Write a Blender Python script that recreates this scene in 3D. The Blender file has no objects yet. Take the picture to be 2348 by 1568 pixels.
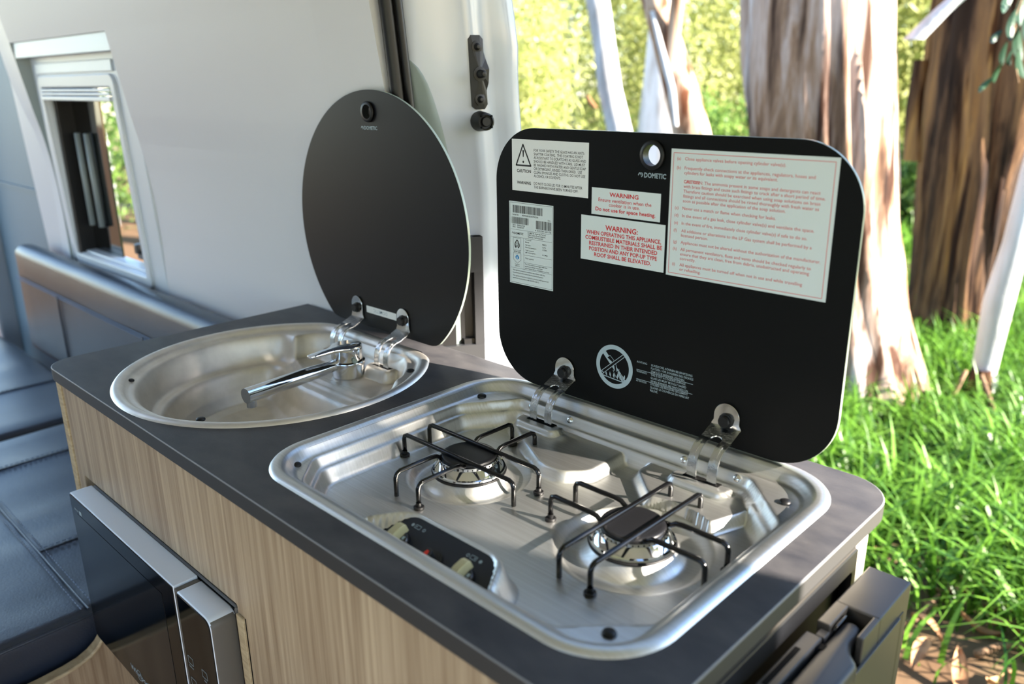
import bpy, bmesh, math, random
import numpy as np
from mathutils import Vector, Matrix, noise
random.seed(7); rng = np.random.default_rng(7)
SC = bpy.context.scene
COL = SC.collection
# ------------------------------------------------------------------ camera
F_PX, YAW, PITCH, ROLL = 1864.82, math.radians(44.2276), math.radians(17.7436), math.radians(-0.6627)
CAM = Vector((0.85419, -0.41203, 0.43344))          # z = 0 is the top of the worktop
d_ = Vector((-math.sin(YAW)*math.cos(PITCH), math.cos(YAW)*math.cos(PITCH), -math.sin(PITCH)))
r_ = Vector((math.cos(YAW), math.sin(YAW), 0)); u_ = r_.cross(d_)
r2 = math.cos(ROLL)*r_ + math.sin(ROLL)*u_; u2 = -math.sin(ROLL)*r_ + math.cos(ROLL)*u_
cam = bpy.data.cameras.new('camera'); camo = bpy.data.objects.new('camera', cam); COL.objects.link(camo)
M = Matrix((r2, u2, -d_)).transposed().to_4x4(); M.translation = CAM
camo.matrix_world = M
cam.sensor_width = 36; cam.lens = 36*F_PX/2348
cam.clip_start = .02; cam.clip_end = 400
cam.dof.use_dof = True; cam.dof.focus_distance = 1.13; cam.dof.aperture_fstop = 3.6
SC.camera = camo
# ------------------------------------------------------------------ sky, sun, exposure
SUN = Vector((1.90, 0.57, 1.0)).normalized()          # towards the sun
w = bpy.data.worlds.new('sky'); SC.world = w; w.use_nodes = True
nt = w.node_tree; sky = nt.nodes.new('ShaderNodeTexSky'); sky.sky_type = 'NISHITA'
sky.sun_disc = False; sky.sun_elevation = math.asin(SUN.z); sky.sun_rotation = math.atan2(SUN.x, SUN.y)
sky.air_density = 1.0; sky.dust_density = .4; sky.ozone_density = 2.0
bg = nt.nodes['Background']; nt.links.new(sky.outputs[0], bg.inputs[0]); bg.inputs[1].default_value = 0.50
sl = bpy.data.lights.new('sun', 'SUN'); sl.energy = 30.0; sl.angle = math.radians(.8); sl.color = (1.0, .90, .78)
so = bpy.data.objects.new('sun', sl); COL.objects.link(so)
so.rotation_euler = SUN.to_track_quat('Z', 'Y').to_euler(); so.location = SUN*20
vs = SC.view_settings; vs.view_transform = 'Standard'; vs.look = 'None'; vs.gamma = 1; vs.use_curve_mapping = False
vs.exposure = 0.6
# ------------------------------------------------------------------ materials
MATS = {}
def srgb(c):
    f = lambda v: v/12.92 if v <= .04045 else ((v+.055)/1.055)**2.4
    return tuple(f(v/255) for v in c) + (1,)
def mat(name, col=(128,128,128), rough=.5, metal=0, spec=.5, noise_amt=0, nscale=(20,20,20), col2=None, bump=0, bscale=None, detail=6, coat=0, aniso=0, trans=0, emit=0, ramp=(.35,.65), sheen=0):
    m = bpy.data.materials.new(name); m.use_nodes = True; n = m.node_tree.nodes; l = m.node_tree.links
    p = n['Principled BSDF']; MATS[name] = m
    p.inputs['Base Color'].default_value = srgb(col); p.inputs['Roughness'].default_value = rough
    p.inputs['Metallic'].default_value = metal; p.inputs['Specular IOR Level'].default_value = spec
    p.inputs['Coat Weight'].default_value = coat; p.inputs['Anisotropic'].default_value = aniso
    p.inputs['Transmission Weight'].default_value = trans
    tc = n.new('ShaderNodeTexCoord')
    def nz(scale, det):
        mp = n.new('ShaderNodeMapping'); mp.inputs['Scale'].default_value = scale
        l.new(tc.outputs['Object'], mp.inputs[0]); t = n.new('ShaderNodeTexNoise')
        t.inputs['Scale'].default_value = 1; t.inputs['Detail'].default_value = det; t.inputs['Roughness'].default_value = .6
        l.new(mp.outputs[0], t.inputs[0]); return t
    if col2:
        t = nz(nscale, detail); r = n.new('ShaderNodeValToRGB')
        r.color_ramp.elements[0].position = ramp[0]; r.color_ramp.elements[1].position = ramp[1]
        r.color_ramp.elements[0].color = srgb(col2); r.color_ramp.elements[1].color = srgb(col)
        l.new(t.outputs[0], r.inputs[0]); l.new(r.outputs[0], p.inputs['Base Color'])
    if bump:
        t = nz(bscale or nscale, detail); b = n.new('ShaderNodeBump'); b.inputs['Strength'].default_value = bump
        b.inputs['Distance'].default_value = .002
        l.new(t.outputs[0], b.inputs['Height']); l.new(b.outputs[0], p.inputs['Normal'])
    return m
mat('steel', (216,217,215), .40, 1, col2=(204,204,201), nscale=(6,400,60), bump=.035, bscale=(8,900,40))
mat('steel_sink', (224,219,211), .46, 1, col2=(212,207,199), nscale=(30,30,30), bump=.03, bscale=(700,700,700))
mat('chrome', (215,217,220), .06, 1)
mat('chrome_worn', (205,208,210), .12, 1, bump=.25, bscale=(240,240,240))
mat('polished', (216,214,210), .12, 1)
mat('enamel', (6,6,7), .14, 0, .4)
mat('cap_black', (14,14,16), .36, 0, .4, bump=.1, bscale=(900,900,900))
mat('rubber', (10,10,11), .45, 0, .35)
mat('plastic_black', (17,17,19), .42, 0, .45, bump=.06, bscale=(700,700,700))
mat('plastic_grey', (42,43,46), .45, 0, .4)
mat('black_gap', (3,3,3), .8, 0, .1)
mat('lid_black', (8,9,9), .5, 0, .12)
mat('sink_lid_black', (10,10,12), .40, 0, .24, col2=(8,8,10), nscale=(9,9,9))
mat('glass_edge', (150,160,146), .2, 0, .5)
mat('worktop', (70,68,68), .46, 0, .30, col2=(42,42,46), nscale=(11,22,22), bump=.12, bscale=(420,420,420), ramp=(.30,.70), detail=12)
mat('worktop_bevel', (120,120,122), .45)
mat('worktop_edge', (50,49,49), .5, 0, .4)
mat('ply', (186,168,134), .55, col2=(160,140,108), nscale=(40,40,220))
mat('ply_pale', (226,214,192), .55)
mat('white_wall', (216,218,222), .42, 0, .35)
mat('white_frame', (216,224,230), .35, 0, .4)
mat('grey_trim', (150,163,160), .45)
mat('arch_shade', (112,124,120), .5)  # pillar shade put into the colour of the arched plate
mat('rear_panel', (104,130,146), .5)
mat('van_white', (176,182,190), .25, 0, .5, coat=.3)
mat('leather', (38,46,60), .36, 0, .6, col2=(31,38,50), nscale=(6,6,6), bump=.35, bscale=(260,260,260))
mat('stitch', (96,110,135), .6)
mat('sticker_silver', (216,220,219), .5)
mat('sticker_white', (202,213,213), .5)
mat('ink_black', (18,17,17), .5)
mat('ink_red', (196,18,22), .5)
mat('ink_pink', (206,104,104), .5)
mat('ink_grey', (150,168,176), .5)
mat('ink_blue', (40,130,190), .5)
mat('panel_navy', (18,26,38), .4, 0, .45)
mat('knob_cream', (176,168,128), .45)
mat('knob_disc', (26,24,24), .25, 0, .5)
mat('button_red', (214,44,20), .4)
mat('mw_silver', (222,232,244), .40, .25)
mat('mw_side', (96,92,86), .5, .2)
mat('mw_glass', (4,6,9), .07, 0, .2)
mat('mw_inner', (14,19,24), .10, 0, .22)
mat('fridge', (50,49,48), .36, .1, .5)
mat('fridge_dark', (14,15,18), .38, 0, .5)
mat('ceiling', (214,214,208), .6)
mat('floor_vinyl', (120,112,102), .5)
mat('tint_glass', (6,9,10), .06, 0, .5)
mat('bar_grey', (150,160,158), .4)
mat('dirt', (122,100,70), .95, 0, .1, col2=(74,62,44), nscale=(1.1,1.1,1.1), bump=.8, bscale=(30,30,30))
mat('stick', (138,112,88), .85, 0, .2, col2=(98,76,58), nscale=(20,20,20))
mat('dry_leaf', (178,140,104), .8, 0, .2, col2=(128,92,64), nscale=(14,14,14))
def wood_mat():
    m = bpy.data.materials.new('wood'); m.use_nodes = True; n = m.node_tree.nodes; l = m.node_tree.links; MATS['wood'] = m
    p = n['Principled BSDF']; p.inputs['Roughness'].default_value = .45; p.inputs['Specular IOR Level'].default_value = .35
    tc = n.new('ShaderNodeTexCoord'); mp = n.new('ShaderNodeMapping'); mp.inputs['Scale'].default_value = (95, 95, 2.4)
    l.new(tc.outputs['Object'], mp.inputs[0])
    t = n.new('ShaderNodeTexNoise'); t.inputs['Scale'].default_value = 1; t.inputs['Detail'].default_value = 8; t.inputs['Distortion'].default_value = .5
    l.new(mp.outputs[0], t.inputs[0])
    mp2 = n.new('ShaderNodeMapping'); mp2.inputs['Scale'].default_value = (420, 420, 8); l.new(tc.outputs['Object'], mp2.inputs[0])
    t2 = n.new('ShaderNodeTexNoise'); t2.inputs['Scale'].default_value = 1; t2.inputs['Detail'].default_value = 3; l.new(mp2.outputs[0], t2.inputs[0])
    mx = n.new('ShaderNodeMath'); mx.operation = 'MULTIPLY_ADD'; mx.inputs[1].default_value = .35; l.new(t2.outputs[0], mx.inputs[0]); l.new(t.outputs[0], mx.inputs[2])
    r = n.new('ShaderNodeValToRGB'); e = r.color_ramp.elements
    e[0].position = .45; e[0].color = srgb((132,110,86)); e[1].position = .92; e[1].color = srgb((182,162,134))
    l.new(mx.outputs[0], r.inputs[0]); l.new(r.outputs[0], p.inputs['Base Color'])
wood_mat()
def leaf_mat(name, c1, c2, tl=.45, rough=.5):
    m = bpy.data.materials.new(name); m.use_nodes = True; n = m.node_tree.nodes; l = m.node_tree.links; MATS[name] = m
    p = n['Principled BSDF']; p.inputs['Roughness'].default_value = rough; p.inputs['Specular IOR Level'].default_value = .35
    at = n.new('ShaderNodeAttribute'); at.attribute_name = 'tint'
    r = n.new('ShaderNodeValToRGB'); r.color_ramp.elements[0].color = srgb(c1); r.color_ramp.elements[1].color = srgb(c2)
    l.new(at.outputs['Fac'], r.inputs[0]); l.new(r.outputs[0], p.inputs['Base Color'])
    t = n.new('ShaderNodeBsdfTranslucent'); l.new(r.outputs[0], t.inputs[0])
    mx = n.new('ShaderNodeMixShader'); mx.inputs[0].default_value = tl
    l.new(p.outputs[0], mx.inputs[1]); l.new(t.outputs[0], mx.inputs[2]); l.new(mx.outputs[0], n['Material Output'].inputs[0])
leaf_mat('grass', (30,72,12), (112,158,56), .35, .38)
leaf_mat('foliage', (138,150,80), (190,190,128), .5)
leaf_mat('foliage_dark', (48,84,36), (116,142,66), .4)
leaf_mat('gum_leaf', (22,50,38), (44,76,54), .15)
def bark_mat(name, cols, sc=(5,5,.6), crack=(120,96,80)):
    m = bpy.data.materials.new(name); m.use_nodes = True; n = m.node_tree.nodes; l = m.node_tree.links; MATS[name] = m
    p = n['Principled BSDF']; p.inputs['Roughness'].default_value = .85; p.inputs['Specular IOR Level'].default_value = .2
    tc = n.new('ShaderNodeTexCoord'); mp = n.new('ShaderNodeMapping'); mp.inputs['Scale'].default_value = sc; l.new(tc.outputs['Object'], mp.inputs[0])
    t = n.new('ShaderNodeTexNoise'); t.inputs['Scale'].default_value = 1; t.inputs['Detail'].default_value = 7; t.inputs['Roughness'].default_value = .62; t.inputs['Distortion'].default_value = .4
    l.new(mp.outputs[0], t.inputs[0])
    r = n.new('ShaderNodeValToRGB'); cr = r.color_ramp
    cols = sorted(cols)
    cr.elements[0].position, cr.elements[1].position = cols[0][0], cols[-1][0]; cr.elements[0].color = srgb(cols[0][1]); cr.elements[1].color = srgb(cols[-1][1])
    for pos, c in cols[1:-1]: e = cr.elements.new(pos); e.color = srgb(c)
    l.new(t.outputs[0], r.inputs[0])
    mp2 = n.new('ShaderNodeMapping'); mp2.inputs['Scale'].default_value = (sc[0]*2.6, sc[1]*2.6, sc[2]*1.3); mp2.inputs['Location'].default_value = (3, 7, 1); l.new(tc.outputs['Object'], mp2.inputs[0])
    t2 = n.new('ShaderNodeTexNoise'); t2.inputs['Scale'].default_value = 1; t2.inputs['Detail'].default_value = 5; l.new(mp2.outputs[0], t2.inputs[0])
    r3 = n.new('ShaderNodeValToRGB'); r3.color_ramp.elements[0].position = .38; r3.color_ramp.elements[1].position = .50; r3.color_ramp.elements[0].color = srgb(crack)
    l.new(t2.outputs[0], r3.inputs[0]); mxc = n.new('ShaderNodeMix'); mxc.data_type = 'RGBA'; mxc.blend_type = 'MULTIPLY'; mxc.inputs[0].default_value = 1
    l.new(r.outputs[0], mxc.inputs[6]); l.new(r3.outputs[0], mxc.inputs[7]); l.new(mxc.outputs[2], p.inputs['Base Color'])
    b = n.new('ShaderNodeBump'); b.inputs['Strength'].default_value = .6; b.inputs['Distance'].default_value = .03
    l.new(t.outputs[0], b.inputs['Height']); l.new(b.outputs[0], p.inputs['Normal'])
bark_mat('bark_pale', [(.36,(74,54,42)), (.70,(196,174,152)), (.43,(132,102,80)), (.50,(172,150,138)), (.56,(150,128,114)), (.63,(176,166,164))], (4.2,4.2,.42), (92,70,56))
bark_mat('bark_brown', [(.38,(44,31,22)), (.70,(158,118,66)), (.47,(92,68,48)), (.56,(120,90,60))], (6,6,.6), (120,96,76))
bark_mat('bark_white', [(.22,(120,112,104)), (.58,(182,186,192)), (.36,(164,166,170))], (3,3,.9), (225,220,215))
bark_mat('bark_peel', [(.38,(110,74,48)), (.64,(184,170,156)), (.48,(150,126,106))], (6,6,.6), (150,110,84))
# ------------------------------------------------------------------ object helpers
def put(o, parent=None, label=None, cat=None, group=None, kind=None):
    COL.objects.link(o)
    if parent is not None:
        o.parent = parent
        if parent.type == 'EMPTY': o.location = -parent.location
    if label: o['label'] = label
    if cat: o['category'] = cat
    if group: o['group'] = group
    if kind: o['kind'] = kind
    return o
def thing(name, loc, label, cat, group=None, kind=None):
    o = bpy.data.objects.new(name, None); o.location = loc; o.empty_display_size = .05
    return put(o, None, label, cat, group, kind)
def mesh_of(name, V, Fc, mats, fm=None, smooth=False):
    me = bpy.data.meshes.new(name); me.from_pydata([tuple(map(float, v)) for v in V], [], [tuple(map(int, f)) for f in Fc])
    for m in (mats if isinstance(mats, (list, tuple)) else [mats]): me.materials.append(MATS[m])
    if fm is not None: me.polygons.foreach_set('material_index', np.asarray(fm, dtype=np.int32))
    if smooth: me.polygons.foreach_set('use_smooth', np.ones(len(me.polygons), dtype=bool))
    me.update(); return me
def obj(name, me, parent=None, **k):
    return put(bpy.data.objects.new(name, me), parent, **k)
class MB:
    """collects geometry for one mesh"""
    def __init__(s): s.V = []; s.F = []; s.M = []
    def add(s, V, Fc, m=0):
        o = len(s.V); s.V += [tuple(v) for v in V]; s.F += [tuple(i+o for i in f) for f in Fc]; s.M += [m]*len(Fc); return s
    def bm(s, b, m=0):
        b.verts.ensure_lookup_table(); b.verts.index_update()
        s.add([v.co[:] for v in b.verts], [[v.index for v in f.verts] for f in b.faces], m); b.free(); return s
    def box(s, x0, x1, y0, y1, z0, z1, bev=0, seg=2, m=0, only=None):
        b = bmesh.new(); bmesh.ops.create_cube(b, size=1)
        for v in b.verts: v.co = Vector((x0+(v.co.x+.5)*(x1-x0), y0+(v.co.y+.5)*(y1-y0), z0+(v.co.z+.5)*(z1-z0)))
        if bev: bmesh.ops.bevel(b, geom=b.edges[:], offset=bev, segments=seg, affect='EDGES', profile=.5)
        return s.bm(b, m)
    def prism(s, pts, axis, a, c, bev=0, seg=2, m=0):
        """polygon pts in the two other axes (in xyz order), extruded along axis from a to c"""
        b = bmesh.new()
        def P(p, t):
            return {'x': (t, p[0], p[1]), 'y': (p[0], t, p[1]), 'z': (p[0], p[1], t)}[axis]
        A = [b.verts.new(P(p, a)) for p in pts]; C = [b.verts.new(P(p, c)) for p in pts]; n = len(pts)
        b.faces.new(A); b.faces.new(C[::-1])
        for i in range(n): b.faces.new([A[i], C[i], C[(i+1) % n], A[(i+1) % n]])
        bmesh.ops.recalc_face_normals(b, faces=b.faces[:])
        if bev: bmesh.ops.bevel(b, geom=b.edges[:], offset=bev, segments=seg, affect='EDGES', profile=.5)
        return s.bm(b, m)
    def tube(s, pts, rad, seg=10, m=0, cap=True):
        P = np.array(pts, float); n = len(P); R = np.broadcast_to(np.asarray(rad, float), (n,)) if np.ndim(rad) < 2 else rad
        T = np.gradient(P, axis=0); T /= np.linalg.norm(T, axis=1)[:, None]
        a = np.array([0, 0, 1.]) if abs(T[0][2]) < .9 else np.array([1., 0, 0])
        N = a - T[0]*(a@T[0]); N /= np.linalg.norm(N); V = []
        for i in range(n):
            N = N - T[i]*(N@T[i]); N /= np.linalg.norm(N); B = np.cross(T[i], N)
            for k in range(seg):
                t = 2*math.pi*k/seg; V.append(P[i]+R[i]*(math.cos(t)*N+math.sin(t)*B))
        Fc = [(i*seg+k, i*seg+(k+1) % seg, (i+1)*seg+(k+1) % seg, (i+1)*seg+k) for i in range(n-1) for k in range(seg)]
        if cap: Fc += [tuple(range(seg))[::-1], tuple((n-1)*seg+k for k in range(seg))]
        return s.add(V, Fc, m)
    def lathe(s, prof, c=(0,0,0), ax=(0,0,1), seg=40, m=0, cap=True):
        """prof: (r, h) list along axis ax from c"""
        ax = Vector(ax).normalized(); q = Vector((0,0,1)).rotation_difference(ax); V = []; n = len(prof)
        for r, h in prof:
            for k in range(seg):
                t = 2*math.pi*k/seg; V.append(Vector(c)+q @ Vector((r*math.cos(t), r*math.sin(t), h)))
        Fc = [(i*seg+k, i*seg+(k+1) % seg, (i+1)*seg+(k+1) % seg, (i+1)*seg+k) for i in range(n-1) for k in range(seg)]
        if cap and prof[0][0] > 1e-5: Fc.append(tuple(range(seg))[::-1])
        if cap and prof[-1][0] > 1e-5: Fc.append(tuple((n-1)*seg+k for k in range(seg)))
        return s.add(V, Fc, m)
    def xf(s, Mx):
        s.V = [tuple(Mx @ Vector(v)) for v in s.V]; return s
    def obj(s, name, mats, parent=None, smooth=False, auto=None, **k):
        me = mesh_of(name, s.V, s.F, mats, s.M, smooth or auto is not None)
        if auto is not None:
            b = bmesh.new(); b.from_mesh(me)
            for e in b.edges:
                if len(e.link_faces) == 2 and e.calc_face_angle(0) > math.radians(auto): e.smooth = False
            b.to_mesh(me); b.free()
        return obj(name, me, parent, **k)
def rrect(x0, x1, y0, y1, r, n=10):
    """rounded rectangle outline, r = radius or (bl, br, tr, tl)"""
    if not isinstance(r, (tuple, list)): r = (r,)*4
    out = []
    for (cx, cy, sx, sy, a0), rr in zip([(x0, y0, 1, 1, 180), (x1, y0, -1, 1, 270), (x1, y1, -1, -1, 0), (x0, y1, 1, -1, 90)], r):
        if rr <= 1e-6: out.append((cx, cy)); continue
        for k in range(n+1):
            t = math.radians(a0+90*k/n); out.append((cx+sx*rr+rr*math.cos(t), cy+sy*rr+rr*math.sin(t)))
    return out
def plate(outlines, thick, bev=0, res=3):
    """flat plate with holes in local xy, centred on z=0 -> (V, F)"""
    cu = bpy.data.curves.new('tmp', 'CURVE'); cu.dimensions = '2D'; cu.fill_mode = 'BOTH'
    cu.extrude = thick/2-bev; cu.bevel_depth = bev; cu.bevel_resolution = 1; cu.offset = -bev
    for ol in outlines:
        sp = cu.splines.new('POLY'); sp.points.add(len(ol)-1); sp.use_cyclic_u = True
        for p, q in zip(sp.points, ol): p.co = (q[0], q[1], 0, 1)
    o = bpy.data.objects.new('tmp', cu); COL.objects.link(o)
    dg = bpy.context.evaluated_depsgraph_get(); me = o.evaluated_get(dg).to_mesh()
    V = [v.co[:] for v in me.vertices]; Fc = [tuple(p.vertices) for p in me.polygons]
    o.evaluated_get(dg).to_mesh_clear(); bpy.data.objects.remove(o); bpy.data.curves.remove(cu)
    return V, Fc
def circle(cx, cy, r, n=48): return [(cx+r*math.cos(2*math.pi*k/n), cy+r*math.sin(2*math.pi*k/n)) for k in range(n)]
_txt = {}
def text_geo(s, bold):
    k = (s, bold)
    if k in _txt: return _txt[k]
    cu = bpy.data.curves.new('t', 'FONT'); cu.body = s; cu.size = 1; cu.resolution_u = 2; cu.offset = .022 if bold else .004
    o = bpy.data.objects.new('t', cu); COL.objects.link(o)
    dg = bpy.context.evaluated_depsgraph_get(); me = o.evaluated_get(dg).to_mesh()
    V = np.array([v.co[:2] for v in me.vertices]).reshape(-1, 2); Fc = [tuple(p.vertices) for p in me.polygons]
    o.evaluated_get(dg).to_mesh_clear(); bpy.data.objects.remove(o); bpy.data.curves.remove(cu)
    _txt[k] = (V, Fc); return _txt[k]
class Print:
    """flat print on a plane P(u,v) lifted by small steps"""
    def __init__(s, fn): s.fn = fn; s.mb = MB()
    def poly(s, pts, m, lift=1): s.mb.add([s.fn(u, v, lift) for u, v in pts], [tuple(range(len(pts)))], m)
    def rect(s, u0, u1, v0, v1, m, lift=1): s.poly([(u0,v0),(u1,v0),(u1,v1),(u0,v1)], m, lift)
    def line(s, a, b, w, m, lift=2):
        a = Vector(a); b = Vector(b); n = (b-a).normalized(); n = Vector((-n.y, n.x))*w/2
        s.poly([tuple(a-n), tuple(b-n), tuple(b+n), tuple(a+n)], m, lift)
    def path(s, pts, w, m, close=False, lift=2):
        q = list(pts)+([pts[0]] if close else [])
        for a, b in zip(q, q[1:]): s.line(a, b, w, m, lift)
    def frame(s, u0, u1, v0, v1, w, m, lift=2): s.path([(u0,v0),(u1,v0),(u1,v1),(u0,v1)], w, m, True, lift)
    def text(s, t, u, v, h, m, wid=None, al='L', bold=False, lift=2, rot=0):
        """baseline at v, cap height h"""
        V, Fc = text_geo(t, bold)
        if not len(V): return
        k = h/.70; x0, x1 = V[:,0].min(), V[:,0].max(); kx = k if wid is None else wid/(x1-x0)
        W = (x1-x0)*kx; off = {'L': 0, 'C': -W/2, 'R': -W}[al]
        X = (V[:,0]-x0)*kx+off; Y = V[:,1]*k
        if rot: X, Y = -X, -Y
        s.mb.add([s.fn(u+a, v+b, lift) for a, b in zip(X, Y)], Fc, m)
    def ring(s, cu, cv, r0, r1, m, n=40, lift=2):
        for k in range(n):
            a, b = 2*math.pi*k/n, 2*math.pi*(k+1)/n
            s.poly([(cu+r0*math.cos(a), cv+r0*math.sin(a)), (cu+r1*math.cos(a), cv+r1*math.sin(a)), (cu+r1*math.cos(b), cv+r1*math.sin(b)), (cu+r0*math.cos(b), cv+r0*math.sin(b))], m, lift)
    def logo(s, u, v, h, m, wid):
        lw = h*.2; s.path([(u, v+h*.35), (u+h*.42, v+h*.95), (u+h*.8, v+h*.42)], lw, m); s.path([(u+h*.82, v+h*.95), (u+h*1.22, v+h*.5), (u+h*.82, v+h*.02)], lw, m)
        s.text('DOMETIC', u+h*1.55, v, h, m, wid=wid-h*1.55, bold=True)
def sstep(a, b, x):
    t = np.clip((x-a)/(b-a), 0, 1); return t*t*(3-2*t)
def smin(a, b, k):
    h = np.clip(.5+.5*(b-a)/k, 0, 1); return b*(1-h)+a*h-k*h*(1-h)
def interp(x, xs, ys): return np.interp(x, xs, ys)
# ================================================================== THE VAN (setting)
def gw(z):   # inside face of the side wall leans in towards the roof
    return float(np.interp(z, [-1,.05,.14,.22,.30,.36,.46,.56,.70,.85,1.0,1.1], [.468,.468,.465,.459,.448,.436,.420,.404,.379,.350,.318,.295]))
ZF = -.92; ZC = 1.02; ZG = -1.45
NX0, NX1, NZ0, NZ1 = -2.02, -1.284, -.16, .56      # window niche
def wall_patch(xs, zs, yoff=0, back=.03):
    mb = MB(); n = len(zs)
    for x in xs:
        for z in zs: mb.V.append((x, gw(z)+(yoff(x) if callable(yoff) else yoff), z))
    for i in range(len(xs)-1):
        for k in range(n-1): mb.F.append((i*n+k, (i+1)*n+k, (i+1)*n+k+1, i*n+k+1)); mb.M.append(0)
    return mb
zs_all = list(np.linspace(ZF, ZC, 60)); zs_lo = list(np.linspace(ZF, NZ0, 14)); zs_hi = list(np.linspace(NZ1, ZC, 14)); zs_mid = list(np.linspace(NZ0, NZ1, 24))
PX = -.40                                           # joint of two wall panels
W = MB()
def addp(p):
    o = len(W.V); W.V += p.V; W.F += [tuple(i+o for i in f) for f in p.F]; W.M += p.M
addp(wall_patch([NX1, PX], zs_all)); addp(wall_patch([NX0, NX1], zs_lo)); addp(wall_patch([NX0, NX1], zs_hi)); addp(wall_patch([-2.33, NX0], zs_all, lambda x: (NX0-x)*.17))
addp(wall_patch([PX, -.25], zs_all, lambda x: (x-PX)*.055))
# panel end edge facing the door opening
e0 = len(W.V); n_ = len(zs_all)
for z in zs_all: W.V += [(-.25, gw(z)+.008, z), (-.25, gw(z)+.026, z), (-2.33, gw(z)+.0527, z), (-2.33, gw(z)+.075, z)]
for k in range(n_-1):
    a = e0+4*k; W.F += [(a, a+1, a+5, a+4), (a+2, a+3, a+7, a+6)]; W.M += [0, 0]
# niche reveals
def wy(z): return float(np.interp(z, [-.2, .6], [.484, .452]))     # plane the window sits in
e0 = len(W.V)
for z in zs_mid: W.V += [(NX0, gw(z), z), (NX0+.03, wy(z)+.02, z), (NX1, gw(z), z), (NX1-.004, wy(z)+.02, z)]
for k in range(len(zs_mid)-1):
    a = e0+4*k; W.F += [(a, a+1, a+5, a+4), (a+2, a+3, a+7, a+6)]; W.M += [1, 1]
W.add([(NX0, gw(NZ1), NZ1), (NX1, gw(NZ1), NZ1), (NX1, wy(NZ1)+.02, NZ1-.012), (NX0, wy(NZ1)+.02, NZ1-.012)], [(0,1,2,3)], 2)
W.add([(NX0, gw(NZ0), NZ0), (NX1, gw(NZ0), NZ0), (NX1, wy(NZ0)+.02, NZ0), (NX0, wy(NZ0)+.02, NZ0)], [(0,1,2,3)], 0)
# outside skin (keeps daylight out of the lining), with the window hole
for (x0, x1, z0, z1) in [(-2.33, -1.97, ZF, ZC), (-1.34, -.27, ZF, ZC), (-1.97, -1.34, ZF, -.12), (-1.97, -1.34, .50, ZC)]:
    W.add([(x0, .53, z0), (x1, .53, z0), (x1, .53 if z1 < .9 else .45, z1), (x0, .53 if z1 < .9 else .45, z1)], [(0,1,2,3)], 0)
W.obj('wall_left', ['white_wall', 'grey_trim', 'white_frame'], None, kind='structure')
RP = MB(); RP.box(-2.93, -2.335, .498, .53, ZF, ZC); RP.box(-2.93, -2.34, .49, .4985, .08, .092); RP.obj('wall_rear_corner', ['rear_panel'], kind='structure')
MB().box(-2.99, -2.93, .43, .55, ZF, ZC, .012).obj('trim_1', ['van_white'], kind='structure', smooth=False)
# door jamb with leaning profile
JP = [(-.246,.476),(-.232,.478),(-.222,.486),(-.207,.505),(-.192,.535),(-.180,.557),(-.173,.566),(-.168,.572),(-.166,.585),(-.164,.600),(-.160,.612),(-.151,.622),(-.145,.634),(-.141,.645),(-.146,.655),(-.17,.66),(-.25,.66)]
zj = np.linspace(ZF-.2, ZC+.05, 50); V = []; Fc = []
for z in zj:
    ln = -.105*max(0, z-.26)
    bul = .006*math.exp(-((z-.50)/.05)**2)
    for k, (x, y) in enumerate(JP): V.append((x+(bul if 10 <= k <= 14 else 0), y+ln+(.3*bul if 10 <= k <= 14 else 0), z))
n = len(JP)
for i in range(len(zj)-1):
    for k in range(n-1): Fc.append((i*n+k, i*n+k+1, (i+1)*n+k+1, (i+1)*n+k))
obj('wall_door_pillar', mesh_of('wall_door_pillar', V, Fc, 'van_white', smooth=True), kind='structure')
def jamb(y, z, off=0): # point on the jamb at depth y
    ln = -.105*max(0, z-.26); xs = [p[0] for p in JP[:14]]; ys = [p[1] for p in JP[:14]]
    return Vector((float(np.interp(y-ln, ys, xs))+off, y, z))
# arched plate next to the seal, its darker grey paints the jamb's shade
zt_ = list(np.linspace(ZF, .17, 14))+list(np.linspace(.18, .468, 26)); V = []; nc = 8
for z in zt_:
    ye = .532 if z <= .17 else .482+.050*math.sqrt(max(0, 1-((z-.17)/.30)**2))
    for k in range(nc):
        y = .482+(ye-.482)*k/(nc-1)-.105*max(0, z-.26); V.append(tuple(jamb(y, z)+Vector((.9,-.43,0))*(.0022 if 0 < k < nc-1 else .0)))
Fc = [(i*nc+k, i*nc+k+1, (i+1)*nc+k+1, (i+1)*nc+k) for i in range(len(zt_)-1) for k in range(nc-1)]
obj('trim_shade', mesh_of('trim_shade', V, Fc, 'arch_shade', smooth=True), kind='structure')
# seals
for nm, x, y, r, sy in [('trim_3', -.2335, .472, .0125, .7), ('trim_4', -.2165, .482, .0065, .9)]:
    mb = MB(); mb.tube([(x, y+gw(z)*.6-.468*.6 if z > .05 else y, z) for z in np.linspace(ZF, ZC, 40)], r, 14); mb.obj(nm, ['plastic_black'], smooth=True, kind='structure')
# right part of the side wall beyond the door opening, roof, floor, far wall
MB().box(1.50, 3.2, .40, .50, ZG+.35, ZC+.1, .02).obj('wall_right', ['van_white'], kind='structure')
cl_ = MB(); HX0, HX1, HY0, HY1 = -1.75, -1.05, -.80, -.15     # made-up roof opening over the seats, added to let daylight in
for a in [(-2.95, HX0, -1.42, .66), (HX1, 3.2, -1.42, .66), (HX0, HX1, -1.42, HY0), (HX0, HX1, HY1, .66)]: cl_.box(a[0], a[1], a[2], a[3], ZC, ZC+.06)
cl_.obj('ceiling', ['ceiling'], kind='structure')
wf_ = MB(); wf_.box(3.2, 3.26, -1.46, .50, ZF, .05); wf_.box(3.2, 3.26, -1.46, .50, .78, ZC+.06); wf_.obj('wall_front', ['plastic_grey'], kind='structure')
MB().box(-2.95, 3.2, -1.42, .60, ZF-.06, ZF).obj('floor', ['floor_vinyl'], kind='structure')
fw = MB()
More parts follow.
